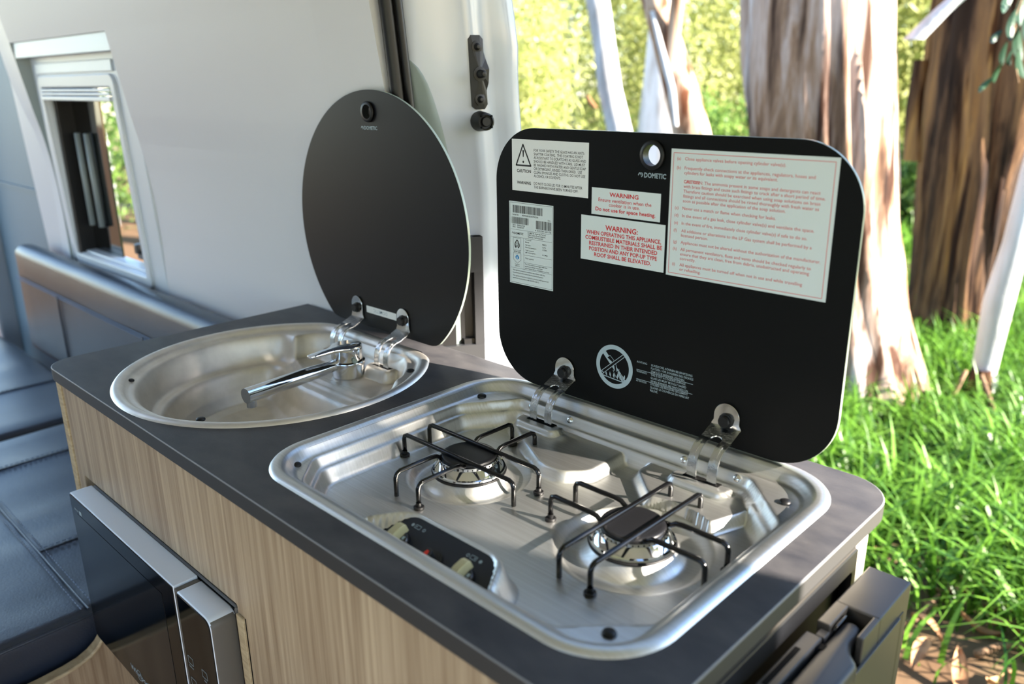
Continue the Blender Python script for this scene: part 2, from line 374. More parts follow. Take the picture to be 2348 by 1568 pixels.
for a in [(-2.95, .15, ZF, ZC), (.15, 1.45, ZF, -.20), (.15, 1.45, .75, ZC), (1.45, 3.2, ZF, ZC)]: fw.box(a[0], a[1], -1.46, -1.42, a[2], a[3])   # unseen opening opposite the kitchen, added to brighten it
fw.obj('wall_far', ['white_wall'], kind='structure')
# ------------------------------------------------------------------ window in the niche
wn = thing('window_1', (-1.65, .47, NZ0), 'white framed camper window with dark outer pane above the leather backrest', 'window', kind='structure')
def wplane(u, v, lift): return (u, wy(v)-.0005-lift, v)
V, Fc = plate([rrect(-2.00, -1.288, -.158, .556, .004), rrect(-1.930, -1.405, -.070, .430, .008)], .02, .004)
fr = MB(); fr.add([(x, wy(y)+z, y) for x, y, z in V], Fc); fr.obj('frame', ['white_frame'], wn, auto=40)
fr = MB(); V, Fc = plate([rrect(-1.955, -1.375, -.105, .465, .03), rrect(-1.932, -1.403, -.072, .432, .008)], .012, .003)
fr.add([(x, wy(y)-.012+z, y) for x, y, z in V], Fc); fr.obj('inner_frame', ['white_frame'], wn, auto=40)
MB().box(-2.012, -1.286, .411, .423, .516, .5655, .001).obj('fascia', ['white_frame'], wn)
bl = MB()
for k, (z0, z1, dy) in enumerate([(.470,.500,.012), (.396,.408,.004), (.410,.418,.006), (.420,.428,.008)]): bl.box(-1.93 if k else -1.955, -1.405 if k else -1.375, wy(z0)-.016+dy-.012, wy(z0)+dy-.006, z0, z1, .002)
bl.obj('blind_cassette', ['white_frame'], wn)
MB().box(-1.985, -1.915, .468, .535, -.115, .50, .004).box(-1.985, -1.345, .478, .535, -.125, -.085, .002).box(-1.985, -1.345, .468, .535, .44, .50, .002).box(-1.41, -1.345, .478, .535, -.115, .50, .002).obj('black_liner', ['plastic_black'], wn)
bd = MB(); bd.box(-1.93, -1.405, wy(-.08)+.005, wy(-.08)+.05, -.085, -.064, .003); bd.obj('sill', ['white_frame'], wn)
# outer pane, opened outwards on stays
gp = MB(); gp.box(-1.968, -1.700, .515, .521, -.115, .495); gp.obj('outer_pane', ['tint_glass'], wn)
for k, (x, y) in enumerate([(-1.865,.499), (-1.80,.503)]):
    s = MB(); s.tube([(x, y, .30), (x+.005, y, .02)], .009, 10); s.obj('stay', ['bar_grey'], wn, smooth=True)
lt = MB(); lt.box(-1.60, -1.52, .52, .545, -.055, -.02, .004); lt.box(-1.58, -1.555, .505, .53, -.035, -.005, .004); lt.obj('latch', ['plastic_black'], wn)
# ================================================================== SOFA
def cushion(x0, x1, y0, y1, z0, z1, r, name, label, cat='cushion', nx=60, ny=30, amp=.006, group=None, crown=.008):
    """rounded block with soft wrinkled top, one mesh"""
    b = bmesh.new(); bmesh.ops.create_cube(b, size=1)
    for v in b.verts: v.co = Vector((x0+(v.co.x+.5)*(x1-x0), y0+(v.co.y+.5)*(y1-y0), z0+(v.co.z+.5)*(z1-z0)))
    bmesh.ops.bevel(b, geom=b.edges[:], offset=r, segments=4, affect='EDGES', profile=.5)
    bmesh.ops.triangulate(b, faces=[f for f in b.faces if len(f.verts) > 4])
    bmesh.ops.subdivide_edges(b, edges=[e for e in b.edges if e.calc_length() > .06], cuts=5, use_grid_fill=True)
    bmesh.ops.subdivide_edges(b, edges=[e for e in b.edges if e.calc_length() > .06], cuts=2, use_grid_fill=True)
    c = Vector(((x0+x1)/2, (y0+y1)/2, (z0+z1)/2))
    for v in b.verts:
        p = v.co; nz_ = noise.noise(Vector((p.x*7, p.y*2.2, p.z*3)))+.5*noise.noise(Vector((p.x*17+3, p.y*5, 4)))
        if p.z > z1-.02: p.z += amp*nz_
        if p.y < y0+.02: p.y -= amp*.8*nz_
    mb = MB(); mb.bm(b); return mb
SZ = -.478
root = thing('seat_cushion', (-1.07, 0, SZ-.14), 'dark leather seat cushion nearest the kitchen cabinet, with stitched T seam', 'cushion', 'leather seat cushions')
cushion(-1.570, -.592, -.62, .372, SZ-.14, SZ, .02, '', '').obj('cover', ['leather'], root, smooth=True)
def seam(name, pts, par, w=.006):
    mb = MB(); P = [Vector(p) for p in pts]; mb.tube(pts, .0022, 6, 0); t = (P[-1]-P[0]).normalized(); nrm = Vector((-t.y, t.x, 0)) if abs(t.z) < .5 else Vector((1, 0, 0))
    if abs(t.x) > .9 and False: nrm = Vector((0, 1, 0))
    L = (P[-1]-P[0]).length; k = int(L/.012)
    for s in (-1, 1):
        for i in range(k):
            a = P[0]+t*(i*.012)+nrm*s*.011; mb.tube([tuple(a+Vector((0,0,.0012))), tuple(a+t*.0075+Vector((0,0,.0012)))], .0011, 4, 1)
    return mb.obj(name, ['leather', 'stitch'], par)
seam('seam', [(-1.566, -.045, SZ+.002), (-.592, -.045, SZ+.002)], root)
seam('seam', [(-.865, -.045, SZ+.002), (-.865, .37, SZ+.002)], root)
seam('seam', [(-1.35, -.045, SZ+.002), (-1.35, .37, SZ+.002)], root)
MB().tube([(-.592, -.60, SZ-.012), (-.592, .36, SZ-.012)], .0035, 6).obj('piping', ['leather'], root, smooth=True)
root = thing('seat_cushion', (-2, 0, SZ-.14), 'dark leather seat cushion at the rear of the van, beyond the black gap', 'cushion', 'leather seat cushions')
cushion(-2.90, -1.582, -.62, .372, SZ-.14, SZ, .02, '', '').obj('cover', ['leather'], root, smooth=True)
seam('seam', [(-1.95, -.60, SZ+.002), (-1.95, .37, SZ+.002)], root)
root = thing('backrest_cushion', (-1.5, .42, SZ), 'long dark leather backrest cushion along the wall under the window', 'cushion')
cushion(-2.36, -.62, .383, .463, SZ+.006, -.085, .035, '', '', amp=.004).obj('cover', ['leather'], root, smooth=True)
mb = MB()
for zz in (-.195, -.203): mb.tube([(x, .3795, zz) for x in np.linspace(-2.34, -.63, 30)], .0018, 5, 1)
mb.obj('seam', ['leather', 'stitch'], root)
for x in (-1.93, -1.28):
    MB().tube([(x, .379, z) for z in np.linspace(SZ+.03, -.20, 8)], .003, 6).obj('seam', ['leather'], root, smooth=True)
root = thing('bench_base', (-1, 0, ZF), 'timber bench base with curved pale plywood edge under the leather seat', 'bench base')
bp = [(-.62, -.555), (-.20, -.556), (-.146, -.5555), (-.11, -.553), (-.085, -.549), (-.066, -.541), (-.052, -.531), (-.044, -.521), (-.040, -.505), (-.038, -.40), (-.024, -.40), (-.024, ZF), (-.62, ZF)]
mb = MB(); b = bmesh.new(); A = [b.verts.new((-.552, y, z)) for y, z in bp]; C = [b.verts.new((-.572, y, z)) for y, z in bp]; n = len(bp)
b.faces.new(A); b.faces.new(C[::-1]); b.verts.index_update()
mb.V = [v.co[:] for v in b.verts]; mb.F = [tuple(range(n)), tuple(range(n, 2*n))[::-1]]; mb.M = [0, 0]; b.free()
for i in range(n): mb.F.append((i, n+i, n+(i+1) % n, (i+1) % n)); mb.M.append(1)
mb.obj('front_board', ['wood', 'ply'], root)
ep = MB(); ep.tube([(-.5515, y, z-.003) for y, z in bp[:9]], .004, 6); ep.obj('plywood_edge', ['ply'], root, smooth=True)
MB().box(-2.88, -.60, -.60, .37, ZF, SZ-.142).obj('carcass', ['wood'], root)
# ================================================================== WORKTOP + CABINET
SC_, SR, SFLAT = (-.280, .210), .244, .413
def d_outline(off, n=160):
    """sink outline: circle cut by a flat at the hinge side, rounded corners"""
    out = []
    for k in range(n):
        t = 2*math.pi*k/n; rb = drad(t)-off; out.append((SC_[0]+rb*math.cos(t), SC_[1]+rb*math.sin(t)))
    return out
def drad(t):
    s = math.sin(t); a = SR; bb = (SFLAT-SC_[1])/s if s > .3 else 9
    kk = .022; h = min(1, max(0, .5+.5*(bb-a)/kk)); return bb*(1-h)+a*h-kk*h*(1-h)
HX, HY = .56, .434
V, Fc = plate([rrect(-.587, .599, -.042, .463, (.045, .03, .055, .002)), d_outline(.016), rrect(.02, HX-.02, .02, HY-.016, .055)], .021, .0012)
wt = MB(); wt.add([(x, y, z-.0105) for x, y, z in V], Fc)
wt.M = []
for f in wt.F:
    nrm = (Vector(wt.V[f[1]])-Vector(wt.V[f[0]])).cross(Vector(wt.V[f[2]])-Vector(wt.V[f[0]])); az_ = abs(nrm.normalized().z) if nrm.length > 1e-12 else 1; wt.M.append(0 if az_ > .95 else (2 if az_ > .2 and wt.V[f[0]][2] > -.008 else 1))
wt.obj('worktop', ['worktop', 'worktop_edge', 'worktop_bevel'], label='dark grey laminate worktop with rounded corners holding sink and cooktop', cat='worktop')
cab = thing('kitchen_cabinet', (0, .2, ZF), 'light timber kitchen cabinet under the dark grey worktop', 'cabinet')
def vplate(outlines, thick, bev, axis, at):
    V, Fc = plate(outlines, thick, bev)
    return [((x, at+z, y) if axis == 'y' else (at+z, x, y)) for x, y, z in V], Fc
V, Fc = vplate([rrect(-.551, .564, ZF, -.0215, .001), rrect(-.522, -.004, -.475, -.187, .004)], .015, .0004, 'y', -.0225)
MB().add(V, Fc).obj('front_panel', ['wood'], cab)
MB().box(-.575, -.556, -.032, .455, ZF, -.0215, .001).obj('end_panel', ['ply'], cab)
MB().box(-.556, -.5515, -.026, -.016, ZF, -.0215).obj('shadow_gap', ['wood'], cab)
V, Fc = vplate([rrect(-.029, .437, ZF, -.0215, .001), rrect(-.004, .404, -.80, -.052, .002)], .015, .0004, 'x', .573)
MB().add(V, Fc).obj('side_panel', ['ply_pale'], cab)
mb = MB(); mb.box(-.0035, .0135, -.0335, -.0302, ZF, -.1985, .0005); mb.box(.0138, .0152, -.0308, -.0301, ZF, -.199, m=1); mb.obj('batten', ['ply', 'black_gap'], cab)
MB().box(-.55, .56, .44, .455, ZF, -.0215).obj('back_panel', ['ply'], cab)
# ================================================================== MICROWAVE
mw = thing('microwave_oven', (-.25, .1, -.472), 'silver and black built-in microwave oven protruding from the cabinet front', 'microwave')
YM = -.066
V, Fc = vplate([rrect(-.490, -.110, -.468, -.1925, (.012,.002,.002,.004))], .034, .001, 'y', YM+.0175)
MB().add(V, Fc).obj('door', ['mw_silver'], mw)
door = bpy.data.objects[[o.name for o in mw.children][-1]]
V, Fc = vplate([rrect(-.4885, -.111, -.4665, -.1945, (.011,.001,.001,.003))], .002, .0004, 'y', YM+.0002)
MB().add(V, Fc).obj('door_glass', ['mw_glass'], door)
MB().box(-.465, -.150, YM-.0012, YM-.0007, -.425, -.222).obj('viewing_pane', ['mw_inner'], door)
pr = Print(lambda u, v, l: (u, YM-.0010-.0001*l, v))
pr.text('Whirlpool', -.335, -.4475, .010, 0, wid=.07); pr.ring(-.302, -.4435, .0085, .0095, 0, 24); pr.rect(-.452, -.442, -.219, -.212, 0); pr.text('INOX', -.4715, -.2165, .0035, 0, wid=.017)
pr.mb.obj('lettering', ['ink_grey'], door, kind='stuff')
V, Fc = vplate([rrect(-.100, -.0075, -.468, -.1955, (.002,.010,.014,.002), 6)], .034, .0015, 'y', YM+.0175)
cpm = MB().add(V, Fc)
for k_, f in enumerate(cpm.F):
    nn = (Vector(cpm.V[f[1]])-Vector(cpm.V[f[0]])).cross(Vector(cpm.V[f[2]])-Vector(cpm.V[f[0]]))
    if nn.length > 1e-12 and abs(nn.normalized().x) > .75 and sum(cpm.V[i][0] for i in f)/len(f) > -.05: cpm.M[k_] = 1
cpm.obj('control_panel', ['mw_silver', 'mw_side'], mw, auto=50)
V, Fc = vplate([rrect(-.0985, -.0095, -.4665, -.1975, (.002,.009,.013,.002), 6)], .002, .0004, 'y', YM+.0002)
MB().add(V, Fc).obj('control_glass', ['mw_glass'], mw); cg = mw.children[-1]
pr = Print(lambda u, v, l: (u, YM-.0010-.0001*l, v))
for k, (a, bq) in enumerate([(-.085, -.30), (-.045, -.30), (-.085, -.335), (-.045, -.335), (-.085, -.37), (-.045, -.37)]):
    pr.frame(a-.006, a+.008, bq, bq+.011, .0006, 0); pr.text(['Defrost', 'Grill', 'Start', 'Stop', 'Timer', 'Power'][k], a+.001, bq-.006, .0028, 0, al='C')
pr.mb.obj('lettering', ['ink_grey'], cg, kind='stuff')
mb = MB(); mb.box(-.1095, -.1005, YM+.001, YM+.034, -.466, -.196, .001); mb.obj('divider', ['mw_side'], mw)
mb = MB(); mb.box(-.490, -.0075, YM+.035, .33, -.468, -.194, .004); mb.obj('body', ['mw_side'], mw)
MB().box(-.486, -.012, YM+.0345, YM+.0375, -.465, -.1955).obj('gasket', ['black_gap'], mw)
# ================================================================== RING-GRID pressed-steel trays
def tray(outline_fn, zfn, offs, nth, centre, name, material, parent, collapse=(.0,)):
    """concentric rings: exact offsets near the rim, then scaled rings to the centre"""
    V = []; rings = []
    for o in offs:
        rings.append(outline_fn(o, nth))
    last = np.array(rings[-1]); c = np.array(centre)
    for s in np.linspace(1, 0, 120)[1:-1]: rings.append(c+(last-c)*s)
    R = np.array(rings, float); D = np.zeros(R.shape[:2]); D[:len(offs)] = np.array(offs)[:, None]; D[len(offs):] = 9
    Z = zfn(R[..., 0], R[..., 1], D); P = np.dstack([R, Z]).reshape(-1, 3)
    zc = zfn(np.array([[c[0]]]), np.array([[c[1]]]), np.array([[9.]]))[0, 0]
    P = np.vstack([P, [c[0], c[1], zc]]); m = R.shape[0]; Fc = []
    I = np.arange(m*nth).reshape(m, nth); J = np.roll(I, -1, 1)
    Fc = np.stack([I[:-1], J[:-1], J[1:], I[1:]], -1).reshape(-1, 4).tolist()
    Fc += [(int(I[-1, k]), int(J[-1, k]), m*nth) for k in range(nth)]
    return obj(name, mesh_of(name, P, Fc, material, smooth=True), parent)
# ------------------------------------------------------------------ hob
hob = thing('gas_cooktop', (.28, .22, 0), 'two-burner stainless steel gas cooktop with raised black glass lid', 'cooktop')
B1, B2 = (.157, .223), (.410, .226); FZ = -.045
def rr_out(o, n, x0=0, x1=HX, y0=0, y1=HY, R=.078):
    """rounded rectangle offset inwards by o, sampled with n points spread over straights and arcs"""
    r = max(R-o, .004); x0 += o; x1 -= o; y0 += o; y1 -= o; pts = []
    w, h = x1-x0-2*r, y1-y0-2*r; W0, H0 = HX-2*R, HY-2*R; A0 = R*math.pi/2*1.6
    tot = 2*(W0+H0)+4*A0; seq = [('l', W0), ('a', A0), ('l', H0), ('a', A0), ('l', W0), ('a', A0), ('l', H0), ('a', A0)]
    cor = [(x0+r, y0+r), (x1-r, y0+r), (x1-r, y1-r), (x0+r, y1-r)]
    for i in range(n):
        s = tot*i/n; k = 0
        while s > seq[k][1]: s -= seq[k][1]; k += 1
        t = s/seq[k][1]; q = k//2
        if k % 2 == 0:
            a = [(x0+r, y0), (x1, y0+r), (x1-r, y1), (x0, y1-r)][q]; b = [(x1-r, y0), (x1, y1-r), (x0+r, y1), (x0, y0+r)][q]
            pts.append((a[0]+(b[0]-a[0])*t, a[1]+(b[1]-a[1])*t))
        else:
            c = cor[(q+1) % 4]; an = math.radians(-90+90*q+90*t); pts.append((c[0]+r*math.cos(an), c[1]+r*math.sin(an)))
    return pts
def box_sdf(x, y, x0, x1, y0, y1, r):
    qx = np.abs(x-(x0+x1)/2)-(x1-x0)/2+r; qy = np.abs(y-(y0+y1)/2)-(y1-y0)/2+r
    return r-np.hypot(np.maximum(qx, 0), np.maximum(qy, 0))-np.minimum(np.maximum(qx, qy), 0)     # >0 inside
def poly_in(x, y, P, k=.006):
    """smooth inside distance of a convex polygon (ccw)"""
    d = None
    for (ax, ay), (bx, by) in zip(P, P[1:]+P[:1]):
        L = math.hypot(bx-ax, by-ay); e = ((bx-ax)*(y-ay)-(by-ay)*(x-ax))/L
        d = e if d is None else smin(d, e, k)
    return d
HUMP = [(.172,.012), (.416,.012), (.370,.089), (.216,.089)]
HUMP_IN = [(.186,.010), (.401,.010), (.360,.077), (.226,.077)]
def panel_z(y): return -.0118-(.077-y)*.44
def hob_z(x, y, D):
    rim = interp(D, [0,.002,.006,.010,.015,.019,.023,.027,.031], [0,.0026,.0040,.0042,.0032,.0004,-.0050,-.0095,-.0110])
    s = box_sdf(x, y, .031, .529, .031, .398, .05)
    for e in [(x+y-.105)/1.4142, ((x-.014)-(y-.297)*.717)/1.23, (.853-x-y)/1.4142, (.434-x+y)/1.4142]: s = smin(s, e, .006)
    wall = interp(s, [0,.0015,.006,.0075,.011,.0125,.019,.0215,.024], [-.0110,-.0118,-.0225,-.0243,-.0252,-.0268,-.0425,-.0446,FZ])
    z = np.where(D < .0309, rim, wall)
    for P, h in [([(.10,.41), (.10,.355), (.185,.302), (.222,.283), (.258,.283), (.286,.312), (.286,.41)], -.031), ([(.318,.41), (.318,.356), (.378,.300), (.46,.300), (.48,.36), (.48,.41)], -.031)]:
        t = poly_in(x, y, P, .006); lift = FZ+(h-FZ)*sstep(-.004, .007, t); z = np.where(D > .03, np.maximum(z, lift), z)
    for xh in (.147, .405):
        t = box_sdf(x, y, xh-.042, xh+.042, .352, .43, .015); z = np.where(D > .03, np.maximum(z, FZ+(-.0225-FZ)*sstep(-.005, .005, t)*(y < .376)), z)
        z += .005*np.exp(-(((x-xh-.048)/.010)**2+((y-.366)/.012)**2))
    # pressed groove along the back wall
    for (bx, by), R in ((B1, .081), (B2, .087)):
        r = np.hypot(x-bx, y-by); dz = interp(r, [0,.036,.0405,.044,.052,.057,.060,R-.020,R-.012,R-.004,R-.0015,R+.001,R+.004], [.010,.010,.010,.0075,-.004,-.0085,-.0095,-.0095,-.0080,-.0018,-.0002,.0003,0])
        z = np.where(r < R+.004, np.maximum(z, -.06)*0+FZ+dz, z)
    t = poly_in(x, y, HUMP, .022); ti = poly_in(x, y, HUMP_IN, .014)
    crest = FZ+(-.0095-FZ)*sstep(-.004, .012, t); inner = panel_z(y)-.0012
    hz = np.where(ti > 0, np.minimum(crest, crest+(inner-crest)*sstep(0, .004, ti)), crest)
    z = np.where((t > -.005) & (D > .027), np.where(ti > .002, np.minimum(hz, 9), np.maximum(z, hz)), z)
    return z
hoffs = list(np.concatenate([np.linspace(0, .012, 9), np.linspace(.0135, .031, 16), np.linspace(.0325, .066, 26)]))
tray(lambda o, n: rr_out(o, n), hob_z, hoffs, 560, (.285, .215), 'steel_tray', 'steel', hob)
for (x, y) in [(.034,.049), (.037,.362), (.512,.367), (.508,.057)]:
    MB().lathe([(.0065,-.0005), (.0068,.0015), (.0058,.0032), (.003,.0042), (0,.0044)], (x, y, -.0112), seg=20).obj('rubber_stop', ['rubber'], hob, smooth=True)
# burners
for (bx, by), nm in ((B1, 'rear-left'), (B2, 'right')):
    bu = MB().lathe([(.0455,.0), (.0468,.0015), (.0465,.0035), (.0440,.0042), (.0385,.0125), (.0375,.0132), (.0372,.0168), (.0345,.0175), (0,.0175)], (bx, by, FZ+.0085), seg=64)
    for k in range(36):
        t = 2*math.pi*k/36; bu.box(-.0006, .0006, -.0006, .0006, -.0006, .0006, m=1) if False else None
    bo = bu.obj('burner', ['chrome'], hob, auto=35)
    MB().lathe([(.0475,-.002), (.0482,.0), (.0475,.001), (.044,.001)], (bx, by, FZ+.0078), seg=56).obj('gasket', ['rubber'], bo, smooth=True)
    MB().lathe([(.0352,0), (.0357,.0012), (.0352,.0028), (.0335,.0040), (.030,.0046), (0,.0048)], (bx, by, FZ+.0262), seg=56).obj('cap', ['cap_black'], bo, auto=50)
    pts = MB()
    for k in range(40):
        t = 2*math.pi*k/40; c, s = math.cos(t), math.sin(t); r = .03745
        pts.box(-.0004, .0004, -.0006, .0006, -.0009, .0009); 
        base = len(pts.V)-8; 
        for i in range(base, len(pts.V)):
            vx, vy, vz = pts.V[i]; pts.V[i] = (bx+c*(r+vx)-s*vy, by+s*(r+vx)+c*vy, FZ+.0234+vz)
    pts.obj('flame_port', ['black_gap'], bo, kind='stuff')
# grates
def wire(a, b, z, dip=None, fix='x', zl=-.0435):
    """bent wire from a to b along one axis at other coord `fix` value"""
    L = []; rb = .007; prof = [(a, zl), (a, z-rb), (a+rb*.3, z-rb*.3), (a+rb, z)]
    if dip:
        c, hw, dz = dip; prof += [(c-hw-.014, z), (c-hw-.006, z-.001), (c-hw, z-dz), (c-hw*.5, z-dz-.0012), (c, z-dz-.0016), (c+hw*.5, z-dz-.0012), (c+hw, z-dz), (c+hw+.006, z-.001), (c+hw+.014, z)]
    prof += [(b-rb, z), (b-rb*.3, z-rb*.3), (b, z-rb), (b, zl)]
    return prof
ZW = -.0125
for nm, Aw, Ax, Bw, By, dipA, dipB, cx, cy in [('left', (.201,.245), (.054,.257), (.136,.178), (.122,.324), None, .0052, .157, .223), ('right', (.208,.252), (.309,.509), (.391,.431), (.128,.327), .0052, None, .411, .229)]:
    g = MB(); kept = []
    for y in Aw:
        for_ = wire(Ax[0], Ax[1], ZW, (cx, .030, dipA) if dipA else None); g.tube([(u, y, v) for u, v in for_], .0030, 10)
    for x in Bw:
        for_ = wire(By[0], By[1], ZW, (cy, .030, dipB) if dipB else None); g.tube([(x, u, v) for u, v in for_], .0030, 10)
    go = g.obj('pan_support', ['enamel'], hob, smooth=True)
    for (x, y) in [(Ax[0], Aw[0]), (Ax[1], Aw[1]), (Bw[0], By[1]), (Bw[1], By[0])]:
        MB().lathe([(.0062,0), (.0066,.0008), (.0066,.0026), (.0058,.0034), (.0034,.0036), (.0034,.008), (.0027,.008)], (x, y, FZ+.0002), seg=18).obj('rubber_foot', ['rubber'], go, auto=40)
# control panel
pp = [(.190,.018), (.400,.018)]
cpn = []
for (cx_, cy_, rr_, a0, a1) in [(.346, .059, .016, 20, 90), (.238, .059, .016, 90, 160)]:
    for k in range(7): t = math.radians(a0+(a1-a0)*k/6); cpn.append((cx_+rr_*math.cos(t)*1.15, cy_+rr_*math.sin(t)))
poly = [(.396,.012)]+cpn+[(.189,.012)]
V = [(x, y, panel_z(y)) for x, y in poly]+[(x, y, panel_z(y)-.0016) for x, y in poly]; n = len(poly)
pan = obj('control_plate', mesh_of('control_plate', V, [tuple(range(n)), tuple(range(n, 2*n))[::-1]]+[(i, n+i, n+(i+1) % n, (i+1) % n) for i in range(n)], 'panel_navy'), hob)
pan['label'] = 'dark navy control plate with two knobs'
PN = Vector((0, -.46, 1)).normalized(); PT = Vector((0, 1, .46)).normalized()
def on_panel(x, s, h): return Vector((x, .042, panel_z(.042)))+PT*s+PN*h
pr = Print(lambda u, v, l: tuple(on_panel(u, v, .0002*l)))
for cx_, fl in ((.250, 0), (.336, 1)):
    xs_ = [cx_-.010, cx_-.002, cx_+.008]
    if fl: xs_ = xs_[::-1]; 
    pr.ring(xs_[0], .0245, 0, .0020, 0, 14); pr.frame(xs_[1]-.004, xs_[1]+.004, .0225, .0268, .0006, 0); pr.ring(xs_[1]+(-.0018 if not fl else .0018), .0247, 0, .0009, 0, 10); pr.ring(xs_[2], .0245, .0012, .0020, 0, 14)
pr.mb.obj('symbols', ['ink_grey'], pan, kind='stuff')
def orient(mb, x, s, h):
    Mx = Matrix((Vector((1,0,0)), PT, PN)).transposed().to_4x4(); Mx.translation = on_panel(x, s, h); return mb.xf(Mx)
for x in (.243, .342):
    k = MB().lathe([(.0130,0), (.0132,.001), (.0125,.0060), (.0110,.0075), (0,.0078)], seg=36); ko = orient(k, x, 0, .0004).obj('knob', ['knob_disc'], hob, auto=45)
    lv = MB(); lv.prism([(-.0145,.006), (-.0145,.0150), (-.011,.0178), (0,.0192), (.011,.0178), (.0145,.0150), (.0145,.006)], 'x', -.0048, .0048, .0008); orient(lv, x, 0, .0004).obj('lever', ['knob_cream'], ko)
    pr = Print(lambda u, v, l: (u, v, .0079+.0001*l)); pr.rect(.0062, .0098, .0015, .0055, 0); pr.path([(.0062,-.006), (.0098,-.006), (.008,-.0028)], .0010, 1, True); orient(pr.mb, x, 0, .0004).obj('symbols', ['ink_grey', 'ink_blue'], ko, kind='stuff')
bt = MB().lathe([(.0125,0), (.0125,.0012), (.0100,.0016), (.0098,.0030), (.0062,.0036), (.0062,.0130), (.0056,.0136), (0,.0136)], seg=32); bo = orient(bt, .2945, 0, .0003).obj('igniter_button', ['plastic_black'], hob, auto=40)
rd = MB(); rd.prism([(-.0026,-.0012), (-.0006,-.0034), (.0026,-.0014), (.0016,.0030), (-.0012,.0034)], 'z', .01362, .0140); orient(rd, .2945, 0, .0003).obj('spark_mark', ['button_red'], bo)
# hinges
def hinge(xh, par, ys, zs_, ylid, ztop, wide=.020, knob_z=.039):
    """fork strap from the slot over the rim to the lid, tongue plate and black screw"""
    path = [(ys, zs_-.004), (ys-.001, zs_+.010), (ys+.0005, zs_+.022), (ys+.005, zs_+.031), (ys+.012, zs_+.0375), (ys+.020, zs_+.0405), (ys+.027, zs_+.0415), (ys+.034, zs_+.0425), (ylid-.0035, zs_+.046)]
    h = MB()
    def ribbon(x0, x1, pth, th=.0018):
        P = np.array(pth); T = np.gradient(P, axis=0); T /= np.linalg.norm(T, axis=1)[:, None]; N = np.c_[-T[:,1], T[:,0]]
        V = []; n = len(P)
        for (y, z), (ny, nz_) in zip(P, N): V += [(x0, y, z), (x1, y, z), (x1, y+ny*th, z+nz_*th), (x0, y+ny*th, z+nz_*th)]
        Fc = [(4*i+k, 4*i+(k+1) % 4, 4*i+4+(k+1) % 4, 4*i+4+k) for i in range(n-1) for k in range(4)]+[(3,2,1,0), tuple(4*(n-1)+k for k in range(4))]
        h.add(V, Fc)
    ribbon(xh-wide, xh-wide+.0125, path[:7]); ribbon(xh+wide-.0125, xh+wide, path[:7]); 
    # ribs on the fork
    for s in (-1, 1):
        c = xh+s*(wide-.00625); ribbon(c-.0015, c+.0015, [(y-.0002, z+.0018) for y, z in path[1:6]], .0012)
    # bridge with rounded slot
    zb = path[6][1]; top = [(xh-wide, path[6][0]), (xh-wide, ylid-.003), (xh+wide, ylid-.003), (xh+wide, path[6][0]), (xh+wide-.0125, path[6][0])]
    arc = [(xh+(wide-.0125)*math.cos(t), path[6][0]+.006*math.sin(t)) for t in np.linspace(.2, math.pi-.2, 9)]
    pl = top+arc+[(xh-wide+.0125, path[6][0])]
    n = len(pl); f = lambda y: zb+(y-path[6][0])*.45
    h.add([(x, y, f(y)) for x, y in pl]+[(x, y, f(y)+.0018) for x, y in pl], [tuple(range(n)), tuple(range(n, 2*n))[::-1]]+[(i, (i+1) % n, n+(i+1) % n, n+i) for i in range(n)])
    ho = h.obj('hinge', ['chrome_worn'], par, auto=35)
    zt = f(ylid-.003); tw = wide*.86
    ol = [(xh-wide, zt), (xh+wide, zt), (xh+wide, zt+.003), (xh+tw, zt+.008)]+[(xh+tw*math.cos(t), ztop-tw+tw*math.sin(t)) for t in np.linspace(0, math.pi, 18)]+[(xh-tw, zt+.008), (xh-wide, zt+.003)]
    MB().prism(ol, 'y', ylid-.0031, ylid-.0010, .0003, 1).obj('tongue', ['polished'], ho)
    kn = MB().lathe([(.0095,0), (.0098,.0012), (.0092,.0026), (.0076,.0030), (.0076,.0068), (.0068,.0080), (0,.0080)], (xh, ylid-.003, knob_z), (0,-1,0), seg=12); kn.obj('screw_knob', ['rubber'], ho, auto=30)
    MB().box(xh-wide-.004, xh+wide+.004, ys-.0045, ys+.005, zs_-.003, zs_+.0004).obj('slot', ['black_gap'], ho)
    return ho
LY = .4235
for xh in (.147, .405):
    ho = hinge(xh, hob, .372, -.0222, LY, .0605)
    for dx in (-.039, .034):
        MB().lathe([(.0046,-.001), (.0046,.0008), (.0032,.0020), (.0012,.0022), (.0010,.0004), (0,.0004)], (xh+dx, .3935, -.0165), (0,-.85,.5), seg=18).obj('rivet', ['polished'], ho, auto=40)
# ------------------------------------------------------------------ hob lid
V, Fc = plate([rrect(.013, .538, .0045, .3735, .074, 20), circle(.281, .3475, .0135, 32)], .005, .0008)
lid = MB(); lid.add([(x, LY+.0025+z, y) for x, y, z in V], Fc); lid.M = []
for f in lid.F:
    nn = (Vector(lid.V[f[1]])-Vector(lid.V[f[0]])).cross(Vector(lid.V[f[2]])-Vector(lid.V[f[0]])); lid.M.append(0 if nn.length > 1e-12 and abs(nn.normalized().y) > .9 else 1)
lido = lid.obj('glass_lid', ['lid_black', 'glass_edge'], hob); lido['label'] = 'raised black glass lid with warning stickers'
gr = MB()
gr.lathe([(.0125,-.0035), (.0170,-.0035), (.0178,-.0020), (.0170,-.0004), (.0138,0), (.0138,.005), (.0170,.0054), (.0178,.007), (.0170,.0085), (.0125,.0085), (.0125,-.0035)], (.281, LY, .3475), (0,1,0), seg=40, cap=False); gr.obj('finger_hole_ring', ['rubber'], lido, smooth=True)
LP = lambda u, v, l: (u, LY-.00012*l, v)
pr = Print(LP); pr.logo(.2605, .3205, .0058, 0, .0405); pr.mb.obj('logo', ['ink_grey'], lido, kind='stuff'); pr = Print(LP)
